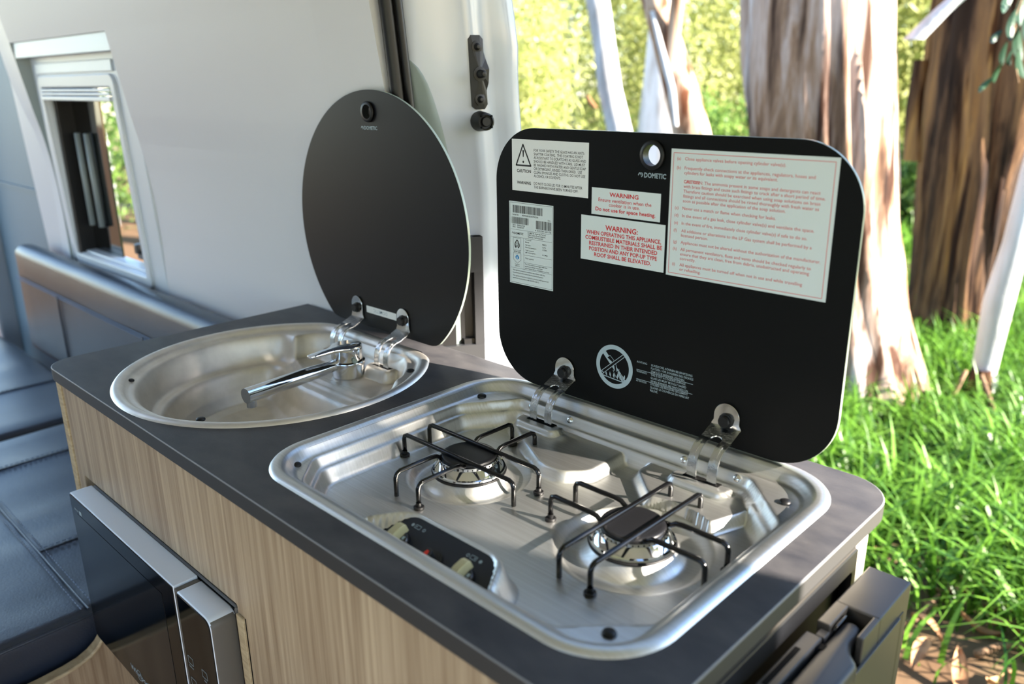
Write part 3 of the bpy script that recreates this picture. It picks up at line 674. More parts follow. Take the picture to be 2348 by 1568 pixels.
# no-closing pictogram
cu, cv, ro = .2325, .0665, .0305
pr.ring(cu, cv, ro-.0062, ro, 0, 56)
def P_(du, dv): return (cu+du*ro, cv+dv*ro)
pr.line(P_(-.62,.62), P_(.60,-.60), .0062, 0, 1.4)
pr.poly([P_(-.40,.36), P_(-.22,.46), P_(.02,.24), P_(.10,.05), P_(.14,-.20), P_(.24,-.12), P_(.12,-.46), P_(-.02,-.18), P_(.05,-.18), P_(.0,.04), P_(-.12,.20)], 1, 2.0)
pr.path([P_(-.42,.34), P_(-.24,.48), P_(.04,.24), P_(.13,.02), P_(.17,-.16), P_(.28,-.06), P_(.13,-.48), P_(-.06,-.16), P_(.03,-.16)], .0006, 0, False, 2.4)
pr.line(P_(-.66,-.40), P_(.50,.62), .0052, 1, 2.6); pr.line(P_(-.70,-.34), P_(.46,.66), .0008, 0, 2.8); pr.line(P_(-.60,-.44), P_(.54,.57), .0008, 0, 2.8)
pr.ring(*P_(-.66,-.42), .0015, .0026, 0, 18, 3); pr.line(P_(-.66,-.52), P_(.62,-.62), .0013, 0, 2.8)
for k, du in enumerate((-.36, -.16, .02, .20, .34, .50)):
    lean = (-.10, -.07, -.02, .02, .05, .10)[k]
    q = [(du, -.56), (du-.07+lean*.4, -.42), (du+lean*.8-.02, -.28), (du+lean, -.24), (du+.05+lean*.7, -.40)]
    pr.poly([P_(*a) for a in q], 0, 3.0)
    pr.path([P_(*a) for a in q], .0004, 1, True, 3.3)
pr.mb.obj('pictogram', ['ink_grey', 'lid_black'], lido, kind='stuff'); pr = Print(LP)
rows = ['GLASDECKEL KÖNNEN BEI ERHITZUNG', 'PLATZEN. VOR SCHLIEßEN DES DECKELS', 'SÄMTLICHE BRENNER LÖSCHEN.', 'THIS IS NOT A COOKING SURFACE.', 'GLASS LID MUST BE FULLY RAISED', 'WHEN BURNERS ARE SWITCHED ON.', 'UTILISER LES BRÛLEURS SEULEMENT', 'QUAND LE COUVERCLE EN VERRE EST', 'RELEVÉ.']
wd = [.0615, .063, .051, .053, .0535, .057, .0565, .0585, .012]
for k, (t, w_) in enumerate(zip(rows, wd)): pr.text(t, .2915, .0815-k*.00435, .0028, 0, wid=w_)
for t, v in (('ACHTUNG:', .0815), ('WARNING:', .0815-3*.00435), ('ATTENTION:', .0815-6*.00435)): pr.text(t, .2690, v, .0026, 0, wid=.0165)
for v in (.0815-2*.00435-.0008, .0815-5*.00435-.0008): pr.line((.2690, v), (.3545, v), .0005, 0)
pr.mb.obj('lettering', ['ink_grey'], lido, kind='stuff')
# stickers (each one mesh: backing + print)
def sticker(name, u0, u1, v0, v1, mats, fn, label):
    p = Print(LP); p.rect(u0, u1, v0, v1, 0, .8); fn(p, u0, u1, v0, v1); o = p.mb.obj(name, mats, lido); o['label'] = label
def s_caution(p, u0, u1, v0, v1):
    w_, h = u1-u0, v1-v0; f = lambda a, b: (u0+a*w_, v1-b*h)
    tri = [f(.155,.10), f(.26,.50), f(.06,.50)]; p.path(tri, .0022, 1, True); 
    for q in tri: p.ring(q[0], q[1], 0, .0011, 1, 10)
    c = f(.158,.43); p.ring(c[0], c[1], 0, .0016, 1, 14); c = f(.158,.25); p.poly([(c[0]-.0016,c[1]+.003), (c[0]+.0016,c[1]+.003), (c[0]+.0008,c[1]-.006), (c[0]-.0008,c[1]-.006)], 1, 2)
    p.text('CAUTION', *f(.165,.635), .0042, 1, wid=.0265, al='C', bold=True); p.text('WARNING', *f(.165,.862), .0040, 1, wid=.0265, al='C', bold=True)
    L = ['FOR YOUR SAFETY THE GLASS HAS AN ANTI-', 'SHATTER COATING.  THIS COATING IS NOT', 'AS RESISTANT TO SCRATCHES AS GLASS AND', 'SHOULD BE HANDLED WITH CARE.  LID MUST', 'BE WASHED WITH WATER AND GENTLE SOAP', 'OR DETERGENT, RINSED THEN DRIED.  USE', 'CLEAN SPONGES AND CLOTHS. DO NOT USE', 'ALCOHOL OR SOLVENTS.']
    W = [.089,.0865,.0915,.09,.0915,.085,.0905,.0485]
    for k, (t, ww) in enumerate(zip(L, W)): p.text(t, f(.302,0)[0], v1-.0155-k*.0049, .0035, 1, wid=ww)
    p.text('DO NOT CLOSE LID FOR 15 MINUTES AFTER', f(.302,0)[0], v1-.0600, .0035, 1, wid=.086); p.text('THE BURNERS HAVE BEEN TURNED OFF.', f(.302,0)[0], v1-.0650, .0035, 1, wid=.079)
sticker('sticker', .0452, .1825, .2875, .3580, ['sticker_silver', 'ink_black'], s_caution, 'silver caution sticker with black triangle')
def bars(p, u0, u1, v0, v1, seed):
    q = random.Random(seed); u = u0
    while u < u1:
        a = q.choice([.0004,.0007,.0011]); p.rect(u, min(u+a, u1), v0, v1, 1, 2); u += a+q.choice([.0004,.0006,.0009])
def s_label(p, u0, u1, v0, v1):
    e = .0018; p.frame(u0+e, u1-e, v0+e, v1-e, .0004, 1)
    X = lambda a: u0+a*(u1-u0); Y = lambda b: v1-b*(v1-v0)
    bars(p, X(.08), X(.76), Y(.135), Y(.045), 3); p.text('Serial No', X(.08), Y(.165), .0024, 1, wid=.012); p.text('40493810034700290', X(.30), Y(.168), .0024, 1, wid=.031)
    bars(p, X(.06), X(.45), Y(.265), Y(.185), 4); bars(p, X(.62), X(.96), Y(.295), Y(.195), 5); p.text('EAN', X(.88), Y(.185), .0018, 1)
    p.text('SKU   9600027504', X(.08), Y(.290), .0021, 1, wid=.024); p.text('PNC   936000347', X(.08), Y(.314), .0021, 1, wid=.0225); p.text('4 015704 265178', X(.60), Y(.322), .0024, 1, wid=.030)
    p.line((X(.03),Y(.335)), (X(.97),Y(.335)), .0003, 1); p.logo(X(.06), Y(.392), .0030, 1, .0225)
    for k, t in enumerate(['DOMETIC Australia Pty Ltd.', '1508 Centre Road Clayton,', 'Victoria 3168 Australia']): p.text(t, X(.43), Y(.362+k*.024), .0021, 1, wid=[.0345,.034,.029][k])
    p.line((X(.03),Y(.425)), (X(.97),Y(.425)), .0003, 1)
    p.frame(X(.09), X(.27), Y(.585), Y(.435), .0004, 1)
    c = (X(.18), Y(.515)); fl = [(-.3,-.75), (-.62,-.4), (-.66,0), (-.4,.5), (0,1), (.4,.5), (.66,0), (.62,-.4), (.3,-.75)]; p.path([(c[0]+a*.0068, c[1]+b*.0068) for a, b in fl], .0015, 1); p.path([(c[0]+a*.0042, c[1]+b*.0042-.001) for a, b in fl], .0007, 1); p.path([(c[0]-.002,c[1]-.001), (c[0],c[1]-.0035), (c[0]+.003,c[1]+.002)], .0009, 1)
    p.text('NITRO-SAFE', X(.18), Y(.612), .0020, 1, wid=.0135, al='C', bold=True)
    sh = [(X(.09),Y(.622)), (X(.27),Y(.622)), (X(.27),Y(.70)), (X(.18),Y(.745)), (X(.09),Y(.70))]; p.path(sh, .0004, 1, True)
    p.poly([(X(.18),Y(.635)), (X(.135),Y(.668)), (X(.145),Y(.688)), (X(.18),Y(.70)), (X(.215),Y(.688)), (X(.225),Y(.668))], 2, 2); p.poly([(X(.18),Y(.655)), (X(.165),Y(.68)), (X(.18),Y(.695)), (X(.195),Y(.68))], 0, 3)
    p.text('Certified', X(.18), Y(.765), .0018, 1, wid=.009, al='C'); p.text('GM 32176', X(.18), Y(.785), .0016, 1, wid=.009, al='C')
    p.line((X(.335),Y(.425)), (X(.335),Y(.805)), .0003, 1)
    for k, (a, bq) in enumerate([('Cooktops', ''), ('Model :', 'PI8022'), ('Gas type :', 'ULPG'), ('Nominal pressure :', '2.75kPa'), ('Total nominal', ''), ('gas consumption :', '10.5 MJ/h')]):
        yy = Y(.447+[0,.03,.062,.092,.128,.152][k]); p.text(a, X(.375), yy, .0020, 1); 
        if bq: p.text(bq, X(.76), yy, .0020, 1)
    p.line((X(.335),Y(.628)), (X(.97),Y(.628)), .0003, 1); p.text('Piezo ignition', X(.375), Y(.672), .0021, 1); p.line((X(.335),Y(.72)), (X(.97),Y(.72)), .0003, 1)
    for k, t in enumerate(['The instructions packaged with this', 'appliance contain important', 'information about installation and use']): p.text(t, X(.36), Y(.745+k*.025), .0020, 1, wid=[.043,.034,.0465][k])
    p.line((X(.03),Y(.805)), (X(.97),Y(.805)), .0003, 1)
    for k, t in enumerate(['This appliance must be installed in accordance with the', "manufacturer's instructions by an authorized person.", 'This appliance must be installed in a location with permanent', 'ventilation in accordance with AS/NZS 5601.2.']): p.text(t, X(.07), Y(.840+[0,.03,.068,.098][k]), .0021, 1, wid=[.063,.060,.070,.052][k])
sticker('sticker', .0385, .1225, .1525, .2720, ['sticker_white', 'ink_black', 'ink_blue'], s_label, 'pale rating label with barcodes')
def s_w1(p, u0, u1, v0, v1):
    c = (u0+u1)/2-.002; p.text('WARNING', c, v1-.0098, .0052, 1, wid=.045, al='C', bold=True); p.text('Ensure ventilation when the', c+.001, v1-.0170, .0046, 1, wid=.082, al='C'); p.text('cooker is in use.', c+.001, v1-.0225, .0046, 1, wid=.048, al='C'); p.text('Do not use for space heating.', c+.002, v1-.0292, .0047, 1, wid=.093, al='C', bold=True)
sticker('sticker', .1885, .2950, .2680, .3025, ['sticker_white', 'ink_red'], s_w1, 'small pale sticker with red ventilation warning')
def s_w2(p, u0, u1, v0, v1):
    c = (u0+u1)/2+.002; p.text('WARNING:', c-.002, v1-.0165, .0066, 1, wid=.051, al='C', bold=True)
    for k, (t, ww) in enumerate([('WHEN OPERATING THIS APPLIANCE,', .1175), ('COMBUSTIBLE MATERIALS SHALL BE', .121), ('RESTRAINED IN THEIR INTENDED', .1075), ('POSITION AND ANY POP-UP TYPE', .1075), ('ROOF SHALL BE ELEVATED.', .090)]): p.text(t, c, v1-.0240-k*.0072, .0051, 1, wid=ww, al='C', bold=True)
sticker('sticker', .1715, .3035, .2065, .2655, ['sticker_white', 'ink_red'], s_w2, 'pale sticker with bold red combustibles warning')
def s_list(p, u0, u1, v0, v1):
    p.frame(u0+.0035, u1-.0045, v0+.0035, v1-.0045, .0007, 1)
    L = [('(a)', 'Close appliance valves before opening cylinder valve(s).', .125), ('(b)', 'Frequently check connections at the appliances, regulators, hoses and', .1585), ('', 'cylinders for leaks with soapy water or its equivalent.', .117), ('', 'CAUTION: The ammonia present in some soaps and detergents can react', .1655), ('', 'with brass fittings and cause such fittings to crack after a short period of time.', .1715), ('', 'Therefore caution should be exercised when using soap solutions on brass', .1665), ('', 'fittings and all connections should be rinsed thoroughly with fresh water as', .1655), ('', 'soon as possible after the application of the soap solution.', .129), ('(c)', 'Never use a match or flame when checking for leaks.', .1185), ('(d)', 'In the event of a gas leak, close cylinder valve(s) and ventilate the space.', .163), ('(e)', 'In the event of fire, immediately close cylinder valve(s) if safe to do so.', .156), ('(f)', 'All additions or alterations to the LP Gas system shall be performed by a', .162), ('', 'licensed person.', .0365), ('(g)', 'Appliances must not be altered without the authorization of the manufacturer.', .173), ('(h)', 'All permanent ventilators, flues and vents should be checked regularly to', .1635), ('', 'ensure that they are clean, free from debris, unobstructed and operating', .162), ('', 'correctly.', .0215), ('(i)', 'All appliances must be turned off when not in use and while travelling', .1555), ('', 'or refuelling.', .0295)]
    vv = [.0125,.0230,.0285,.0388,.0443,.0500,.0556,.0612,.0700,.0788,.0878,.0968,.1023,.1108,.1193,.1250,.1305,.1382,.1438]
    for (a, t, ww), y in zip(L, vv):
        if a: p.text(a, u0+.0085, v1-y, .0036, 1)
        p.text(t, u0+.0190, v1-y, .0037, 1, wid=ww)
        if t.startswith('CAUTION'): p.text('CAUTION:', u0+.0190, v1-y, .0037, 1, wid=.0215, bold=True, lift=3)
sticker('sticker', .3070, .5090, .2050, .3565, ['sticker_white', 'ink_pink'], s_list, 'large pale sticker listing safety rules in faded red')
# ================================================================== SINK
sink = thing('round_sink', (SC_[0], SC_[1], 0), 'round stainless steel sink with raised black glass lid', 'sink')
def sink_out(o, n):
    return [(SC_[0]+(drad(2*math.pi*k/n)-o)*math.cos(2*math.pi*k/n), SC_[1]+(drad(2*math.pi*k/n)-o)*math.sin(2*math.pi*k/n)) for k in range(n)]
def sink_z(x, y, D):
    rim = interp(D, [0,.0015,.005,.009,.013,.017,.020,.0235,.026], [0,.0022,.0042,.0046,.0038,.0010,-.0035,-.0058,-.0062])
    r = np.hypot(x-SC_[0], y-SC_[1]); ang = np.arctan2(y-SC_[1], x-SC_[0])
    s_deck = smin(smin(.207-r, .398-y, .012), smin(y-.268, .165-np.abs(x+.262), .03), .02)
    lev = -.0062+(-.0445+.0062)*sstep(-.002, .022, s_deck)
    # hinge pockets rise from the deck
    for xh in (-.348, -.216):
        t = box_sdf(x, y, xh-.036, xh+.034, .352, .42, .014); lev = np.maximum(lev, -.0445+(-.026+.0445)*sstep(-.006, .006, t)*(y < .379))
    front = .300+.9*np.maximum(np.abs(x+.245)-.05, 0)**1.6
    s_b = smin(.214-r, front-y, .035)
    bowl = interp(s_b, [-.004,0,.003,.007,.016,.020,.024,.031,.034,.038,.050,.062,.075,.10,.20], [0,-.0005,-.003,-.011,-.036,-.0435,-.0465,-.0480,-.0492,-.054,-.084,-.101,-.108,-.111,-.116])
    z = np.where(s_b > -.004, np.minimum(lev, lev*np.clip(1-s_b/.02, 0, 1)+(-.0062)*np.clip(s_b/.02, 0, 1)*1.0+bowl*1.0), lev)
    z = np.where(s_b > .02, np.minimum(lev, -.0062+bowl), z)
    return np.where(D < .0259, rim, z)
soffs = list(np.concatenate([np.linspace(0, .014, 10), np.linspace(.0155, .026, 9), np.linspace(.0275, .07, 26)]))
tray(sink_out, sink_z, soffs, 420, (SC_[0], SC_[1]-.01), 'steel_bowl', 'steel_sink', sink)
for (x, y) in [(-.408,.027), (-.178,.031), (-.465,.350), (-.118,.353)]:
    MB().lathe([(.0062,-.0005), (.0066,.001), (.0056,.0026), (.003,.0034), (0,.0036)], (x, y, -.0061), seg=20).obj('rubber_stop', ['rubber'], sink, smooth=True)
SY = .4215
for xh in (-.348, -.216):
    ho = hinge(xh, sink, .370, -.0262, SY, .066, wide=.0185, knob_z=.045)
    for dx in (-.032, .032):
        MB().lathe([(.0044,-.001), (.0044,.0008), (.0032,.0022), (.0012,.0024), (.0010,.0004), (0,.0004)], (xh+dx, .3965, -.014), (0,-.85,.5), seg=18).obj('rivet', ['polished'], ho, auto=40)
def lid_out():
    out = []; cx_, cz_, R = -.278, .193, .231; flat = .0135; cr = .045
    n = 150
    for k in range(n):
        t = 2*math.pi*k/n; s = -math.sin(t); bb = (cz_-flat)/s if s > .3 else 9; kk = .012; h = min(1, max(0, .5+.5*(bb-R)/kk)); rb = bb*(1-h)+R*h-kk*h*(1-h)
        out.append((cx_+rb*math.cos(t), cz_+rb*math.sin(t)))
    return out
V, Fc = plate([lid_out(), circle(-.281, .389, .0125, 32)], .005, .0008)
sl_ = MB(); sl_.add([(x, SY+.0025+z, y) for x, y, z in V], Fc); sl_.M = []
for f in sl_.F:
    nn = (Vector(sl_.V[f[1]])-Vector(sl_.V[f[0]])).cross(Vector(sl_.V[f[2]])-Vector(sl_.V[f[0]])); sl_.M.append(0 if nn.length > 1e-12 and abs(nn.normalized().y) > .9 else 1)
slo = sl_.obj('glass_lid', ['sink_lid_black', 'glass_edge'], sink); slo['label'] = 'raised round black glass lid'
MB().lathe([(.0115,-.0040), (.0160,-.0040), (.0168,-.0022), (.0160,-.0004), (.0128,0), (.0128,.005), (.0160,.0054), (.0168,.007), (.0160,.0085), (.0115,.0085), (.0115,-.0040)], (-.281, SY, .389), (0,1,0), seg=40, cap=False).obj('finger_hole_ring', ['rubber'], slo, smooth=True)
pr = Print(lambda u, v, l: (u, SY-.00012*l, v)); pr.logo(-.303, .3605, .0056, 0, .044); pr.mb.obj('logo', ['ink_grey'], slo, kind='stuff')
pr = Print(lambda u, v, l: (u, SY-.00012*l, v)); pr.rect(-.3225, -.2365, .040, .0525, 0, .8); pr.text('DOMETIC', -.262, .0495, .0062, 1, wid=.040, rot=1); pr.mb.obj('sticker', ['sticker_silver', 'ink_grey'], slo)
# ------------------------------------------------------------------ tap
TX, TY = -.268, .336; TZ = -.0442
tap = thing('mixer_tap', (TX, TY, TZ), 'chrome mixer tap with long straight spout lying over the sink bowl', 'tap')
MB().lathe([(.0265,0), (.0272,.001), (.0290,.020), (.0305,.0262), (.0300,.0275), (.020,.0278)], (TX, TY, TZ), seg=48).obj('base', ['chrome'], tap, auto=40)
MB().lathe([(.0262,0), (.0266,.0010), (.0266,.0195), (.0258,.0208), (0,.0209)], (TX, TY, TZ+.0290), seg=48).obj('body', ['chrome'], tap, auto=30)
dx_, dy_ = .018, -.200                                   # spout direction
sp = []; rad = []
for t in np.linspace(0, 1, 22):
    sp.append((TX+dx_*(.10+.90*t), TY+dy_*(.10+.90*t), TZ+.0245-.001*t)); rad.append(.0085+.0038*min(1, t*3.2))
s = MB(); s.tube(sp, rad, 28); so_ = s.obj('spout', ['chrome'], tap, auto=50)
MB().lathe([(.0080,0), (.0080,-.011), (.0066,-.0115), (.0062,-.006), (0,-.006)], (TX+dx_*.955, TY+dy_*.955, TZ+.0245-.010), seg=24).obj('aerator', ['chrome'], so_, auto=40)
def tp(a, w_): # point along the lever direction
    L = math.hypot(dx_, dy_); e = (dx_/L, dy_/L); n = (-e[1], e[0]); return (TX+e[0]*a+n[0]*w_, TY+e[1]*a+n[1]*w_)
ol = [tp(0,-.0262), tp(.012,-.0235), tp(.020,-.0165), tp(.034,-.010), tp(.070,-.0085), tp(.078,-.006), tp(.078,.006), tp(.070,.0085), tp(.034,.010), tp(.020,.0165), tp(.012,.0235), tp(0,.0262)]+[tp(.0262*math.cos(t), .0262*math.sin(t)) for t in np.linspace(math.pi/2, 1.5*math.pi, 14)[1:-1]]
lv = MB(); lv.prism(ol, 'z', TZ+.0495, TZ+.0545, .0010, 2); lv.obj('lever', ['chrome'], tap, auto=35)
MB().lathe([(.0045,0), (.0048,.002), (.0035,.006), (0,.007)], (TX+.027, TY-.004, TZ+.032), (1,-.2,.2), seg=16).obj('marker_button', ['glass_edge'], tap, smooth=True)
# ================================================================== FRIDGE
fg = thing('compact_fridge', (.45, .2, -.80), 'black compact fridge under the worktop end with latch handle on its door top', 'fridge')
MB().box(.10, .5705, -.002, .402, -.798, -.058, .004).obj('body', ['fridge_dark'], fg)
V, Fc = vplate([rrect(-.003, .403, -.80, -.0530, .004), rrect(.012, .391, -.78, -.078, .004)], .013, .0015, 'x', .5775); MB().add(V, Fc).obj('door_frame', ['fridge_dark'], fg, auto=40)
dr = MB(); dr.box(.5965, .641, .3175, .4035, -.80, -.070, .0018); dr.box(.5965, .641, -.004, .3185, -.80, -.112, .001); dr.box(.5965, .6095, .2755, .3185, -.112, -.070, .0012); dr.box(.6345, .641, .2765, .3185, -.112, -.070, .0012)
do = dr.obj('door', ['fridge'], fg)
MB().box(.6408, .6418, .02, .388, -.79, -.098, .0003).obj('door_inlay', ['plastic_black'], do)
MB().box(.6414, .6436, -.003, .376, -.795, -.0985, .0008).obj('door_skin', ['fridge'], do)
lb = MB(); lb.box(.5925, .6085, -.002, .262, -.112, -.0765, .0015); lb.box(.6010, .6105, .262, .275, -.112, -.0765, .001); lb.obj('latch_base', ['plastic_grey'], do)
MB().box(.5955, .6010, .165, .232, -.0768, -.0758, .0004).obj('latch_slot', ['black_gap'], do)
for y in (.246, .175, .105): MB().box(.6115, .6165, y, y+.009, -.081, -.0776).obj('vent_slot', ['black_gap'], do)
hd = MB()
ol = [(.6125,.306), (.6245,.308), (.6295,.302), (.6310,.292), (.6310,.274), (.6355,.262), (.6470,.250), (.6480,.244), (.6480,-.002), (.6125,-.002)]
hd.prism(ol, 'z', -.100, -.0775, .0055, 3); hd.obj('handle', ['plastic_grey'], do, auto=40)
wr = MB(); wr.tube([(.612, .279, -.076), (.6125, .285, -.074), (.6125, .305, -.074), (.6125, .312, -.078)], .0016, 8); wr.obj('latch_wire', ['enamel'], do, smooth=True)
# ================================================================== PILLAR HARDWARE
st = thing('door_striker_plate', tuple(jamb(.560, .40, .002)), 'black metal striker plate with three studs on the white door pillar', 'striker plate')
def jpt(y, z, h): # point on the jamb plane with normal offset
    p = jamb(y, z); return p+Vector((.93,-.36,0))*h
JN = Vector((.93,-.36,0)).normalized(); JT = Vector((.36,.93,0)).normalized()
JC = jamb(.562, .45)
def jloc(a, z, h): return JC+JT*a+Vector((0,0,z))+JN*h+Vector((0, -.105*z*.6, 0))
ol = [(-.014,-.055), (-.008,-.060), (.008,-.060), (.014,-.052), (.013,-.030), (.016,-.018), (.018,.004), (.014,.020), (.012,.030), (.012,.050), (.007,.056), (-.009,.056), (-.014,.050)]
n = len(ol); V = [tuple(jloc(a, z, .003+(.007*math.exp(-((z+.004)/.020)**2)))) for a, z in ol]+[tuple(jloc(a, z, -.002)) for a, z in ol]
V.append(tuple(jloc(.001, 0, .0105))); Fc = [(i, (i+1) % n, 2*n) for i in range(n)]+[(i, n+i, n+(i+1) % n, (i+1) % n) for i in range(n)]
obj('plate', mesh_of('plate', V, Fc, 'plastic_black'), st)
for z, h, rr_, m_ in ((.038, .004, .0095, 'plastic_black'), (-.004, .010, .0115, 'plastic_black'), (-.044, .004, .0095, 'plastic_black')):
    s = MB().lathe([(rr_,0), (rr_,.002), (rr_*.6,.0026), (rr_*.5,.006 if h < .006 else .016), (rr_*.3,.009 if h < .006 else .020), (0,.0092 if h < .006 else .0205)], tuple(jloc(.0, z, h)), tuple(JN), seg=20); s.obj('stud', [m_], st, auto=40)
rb = thing('rubber_buffer', tuple(jamb(.565, .375, 0)), 'round black rubber door buffer on the white pillar below the striker', 'buffer')
c = jamb(.566, .371, -.001)
MB().lathe([(.0165,0), (.0168,.002), (.0145,.026), (.0140,.030), (.0115,.031), (.0110,.027), (.0080,.0265), (.0078,.030), (.0070,.031), (0,.031)], tuple(c), tuple(JN), seg=28).obj('body', ['rubber'], rb, auto=40)
for k in range(4):
    t = math.radians(45+90*k); q = MB(); e = Vector((0,0,1))*math.sin(t)+JT*math.cos(t); p = c+JN*.0308+e*.0128; q.box(-.0014,.0014,-.0014,.0014,-.0014,.0014); q.V = [tuple(Vector(v)+p) for v in q.V]; q.obj('notch', ['black_gap'], rb)
# black door pocket at the foot of the pillar
pk = thing('door_lock_housing', tuple(jamb(.53, -.2, 0)), 'black plastic door lock housing on the pillar behind the sink lid', 'housing')
def jq(a, z, h): return jamb(a, z)+Vector((.90,-.43,0))*h
def jbox(mb, a0, a1, z0, z1, h0, h1, m=0):
    mb.add([tuple(jq(a, z, h)) for h in (h0, h1) for a, z in ((a0,z0),(a1,z0),(a1,z1),(a0,z1))], [(0,1,2,3),(7,6,5,4),(0,4,5,1),(1,5,6,2),(2,6,7,3),(3,7,4,0)], m)
q = MB(); jbox(q, .486, .499, -.25, .178, -.01, .016); jbox(q, .552, .5655, -.25, .178, -.01, .016); jbox(q, .486, .5655, .115, .178, -.01, .016); jbox(q, .486, .5655, -.25, -.018, -.01, .016); q.obj('frame', ['plastic_grey'], pk)
q = MB(); jbox(q, .495, .555, -.03, .12, -.012, .0006); q.obj('pocket', ['plastic_black'], pk)
q = MB(); jbox(q, .499, .522, -.018, .115, 0, .009); jbox(q, .535, .552, -.018, -.008, 0, .010); q.obj('latch_block', ['plastic_black'], pk)
# ================================================================== OUTDOORS
# ground
n = 90; xs = np.linspace(-45, 25, n); ys = np.linspace(-30, 50, n); V = []; 
for y in ys:
    for x in xs: V.append((x, y, ZG+.05*noise.noise(Vector((x*.5, y*.5, 0)))+(.0 if y < 9 else .012*(y-9))))
I = np.arange(n*n).reshape(n, n); Fc = np.stack([I[:-1,:-1], I[:-1,1:], I[1:,1:], I[1:,:-1]], -1).reshape(-1, 4)
def ground_mat():
    m = bpy.data.materials.new('ground'); m.use_nodes = True; nn = m.node_tree.nodes; l = m.node_tree.links; MATS['ground'] = m
    p = nn['Principled BSDF']; p.inputs['Roughness'].default_value = .95; p.inputs['Specular IOR Level'].default_value = .1
    tc = nn.new('ShaderNodeTexCoord'); t = nn.new('ShaderNodeTexNoise'); t.inputs['Scale'].default_value = .55; t.inputs['Detail'].default_value = 9; t.inputs['Roughness'].default_value = .65; l.new(tc.outputs['Object'], t.inputs[0])
    r = nn.new('ShaderNodeValToRGB'); cr = r.color_ramp
    cr.elements[0].position = .34; cr.elements[0].color = srgb((92,72,54)); cr.elements[1].position = .62; cr.elements[1].color = srgb((92,116,40))
    e = cr.elements.new(.46); e.color = srgb((108,92,70)); e = cr.elements.new(.52); e.color = srgb((72,94,32))
    sx = nn.new('ShaderNodeSeparateXYZ'); l.new(tc.outputs['Object'], sx.inputs[0])
    mr = nn.new('ShaderNodeMapRange'); mr.inputs[1].default_value = -4.5; mr.inputs[2].default_value = -2.0; mr.inputs[3].default_value = -.34; mr.inputs[4].default_value = .0; l.new(sx.outputs[0], mr.inputs[0])
    mr2 = nn.new('ShaderNodeMapRange'); mr2.inputs[1].default_value = 5.0; mr2.inputs[2].default_value = 9.0; mr2.inputs[3].default_value = 1; mr2.inputs[4].default_value = 0; l.new(sx.outputs[1], mr2.inputs[0])
    ma = nn.new('ShaderNodeMath'); ma.operation = 'MULTIPLY_ADD'; l.new(mr.outputs[0], ma.inputs[0]); l.new(mr2.outputs[0], ma.inputs[1]); l.new(t.outputs[0], ma.inputs[2])
    l.new(ma.outputs[0], r.inputs[0]); l.new(r.outputs[0], p.inputs['Base Color'])
ground_mat()
obj('ground', mesh_of('ground', V, Fc, 'ground', smooth=True), kind='structure')
def gz(x, y): return ZG+.05*noise.noise(Vector((x*.5, y*.5, 0)))+(.0 if y < 9 else .012*(y-9))
# tree trunks: rows of (x, y, z, half width)
def trunk(name, rows, material, label, group, ridge=.03, seg=56, steps=70, flare=.0, split=4.0, asp=.85):
    R = np.array(rows, float); R = R[np.argsort(R[:,2])]; zz = np.linspace(R[0,2], R[-1,2], steps); V = []
    sd = rng.uniform(0, 50)
    for i, z in enumerate(zz):
        x, y, w_ = (np.interp(z, R[:,2], R[:,k]) for k in (0, 1, 3))
        fl = 1+flare*math.exp(-(z-R[0,2])/.22)
        for k in range(seg):
            t = 2*math.pi*k/seg; cx_, cy_ = math.cos(t), math.sin(t)
            nz_ = noise.noise(Vector((cx_*split+sd, cy_*split, z*.8)))+.6*noise.noise(Vector((cx_*split*2.6+sd, cy_*split*2.6, z*1.7)))
            lobe = 1+flare*.35*math.exp(-(z-R[0,2])/.3)*math.sin(5*t+sd)
            rr_ = w_*fl*lobe*(1+ridge/w_*nz_*.6); V.append((x+rr_*cx_, y+rr_*asp*cy_, z))
    Fc = [(i*seg+k, i*seg+(k+1) % seg, (i+1)*seg+(k+1) % seg, (i+1)*seg+k) for i in range(steps-1) for k in range(seg)]
    return mesh_of(name, V, Fc, material, smooth=True)
GT = 'gum trees standing outside the door'
def tree(name, parts, label, base, group=GT):
    t = thing(name, base, label, 'tree', group)
    for nm, rows, m_, kw in parts: obj(nm, trunk(nm, rows, m_, '', '', **kw), t)
    return t
TA = tree('gum_tree', [('trunk', [(-.86,4.25,-1.5,.43), (-.93,4.25,-1.2,.41), (-1.05,4.25,-.82,.40), (-1.13,4.25,-.32,.395), (-1.2,4.25,.15,.40), (-1.26,4.25,.5,.405), (-1.31,4.25,.84,.40), (-1.45,4.3,2.2,.38), (-1.6,4.4,3.6,.3)], 'bark_pale', dict(ridge=.085, flare=.16, split=6.5, seg=96)), ('branch', [(-.80,4.35,.62,.055), (-.70,4.4,.75,.05), (-.52,4.5,.95,.045), (-.2,4.6,1.35,.04)], 'bark_white', dict(ridge=.004, seg=18, steps=20))], 'thick pale gum tree trunk with peeling bark right behind the glass lid', (-.86, 4.25, -1.45))
TB = tree('gum_tree', [('trunk', [(-.85,6.1,-1.5,.36), (-.87,6.1,-1.2,.31), (-.89,6.1,-.82,.305), (-.91,6.1,-.2,.32), (-.96,6.1,.37,.31), (-1.0,6.1,.91,.28), (-1.05,6.1,2,.25), (-1.15,6.2,3.4,.2)], 'bark_brown', dict(ridge=.08, flare=.25, split=7, seg=96)), ('second_stem', [(-.70,6.0,-.3,.10), (-.66,6.0,.2,.15), (-.62,6.0,.6,.17), (-.60,6.05,1.0,.17), (-.5,6.1,2.5,.14)], 'bark_brown', dict(ridge=.03)), ('dead_stub', [(-1.26,6.0,-.15,.07), (-1.30,6.0,.2,.06), (-1.31,6.0,.55,.04)], 'bark_brown', dict(ridge=.01, seg=18, steps=14))], 'shaggy brown gum tree trunk standing right of the thick pale one', (-.85, 6.1, -1.45))
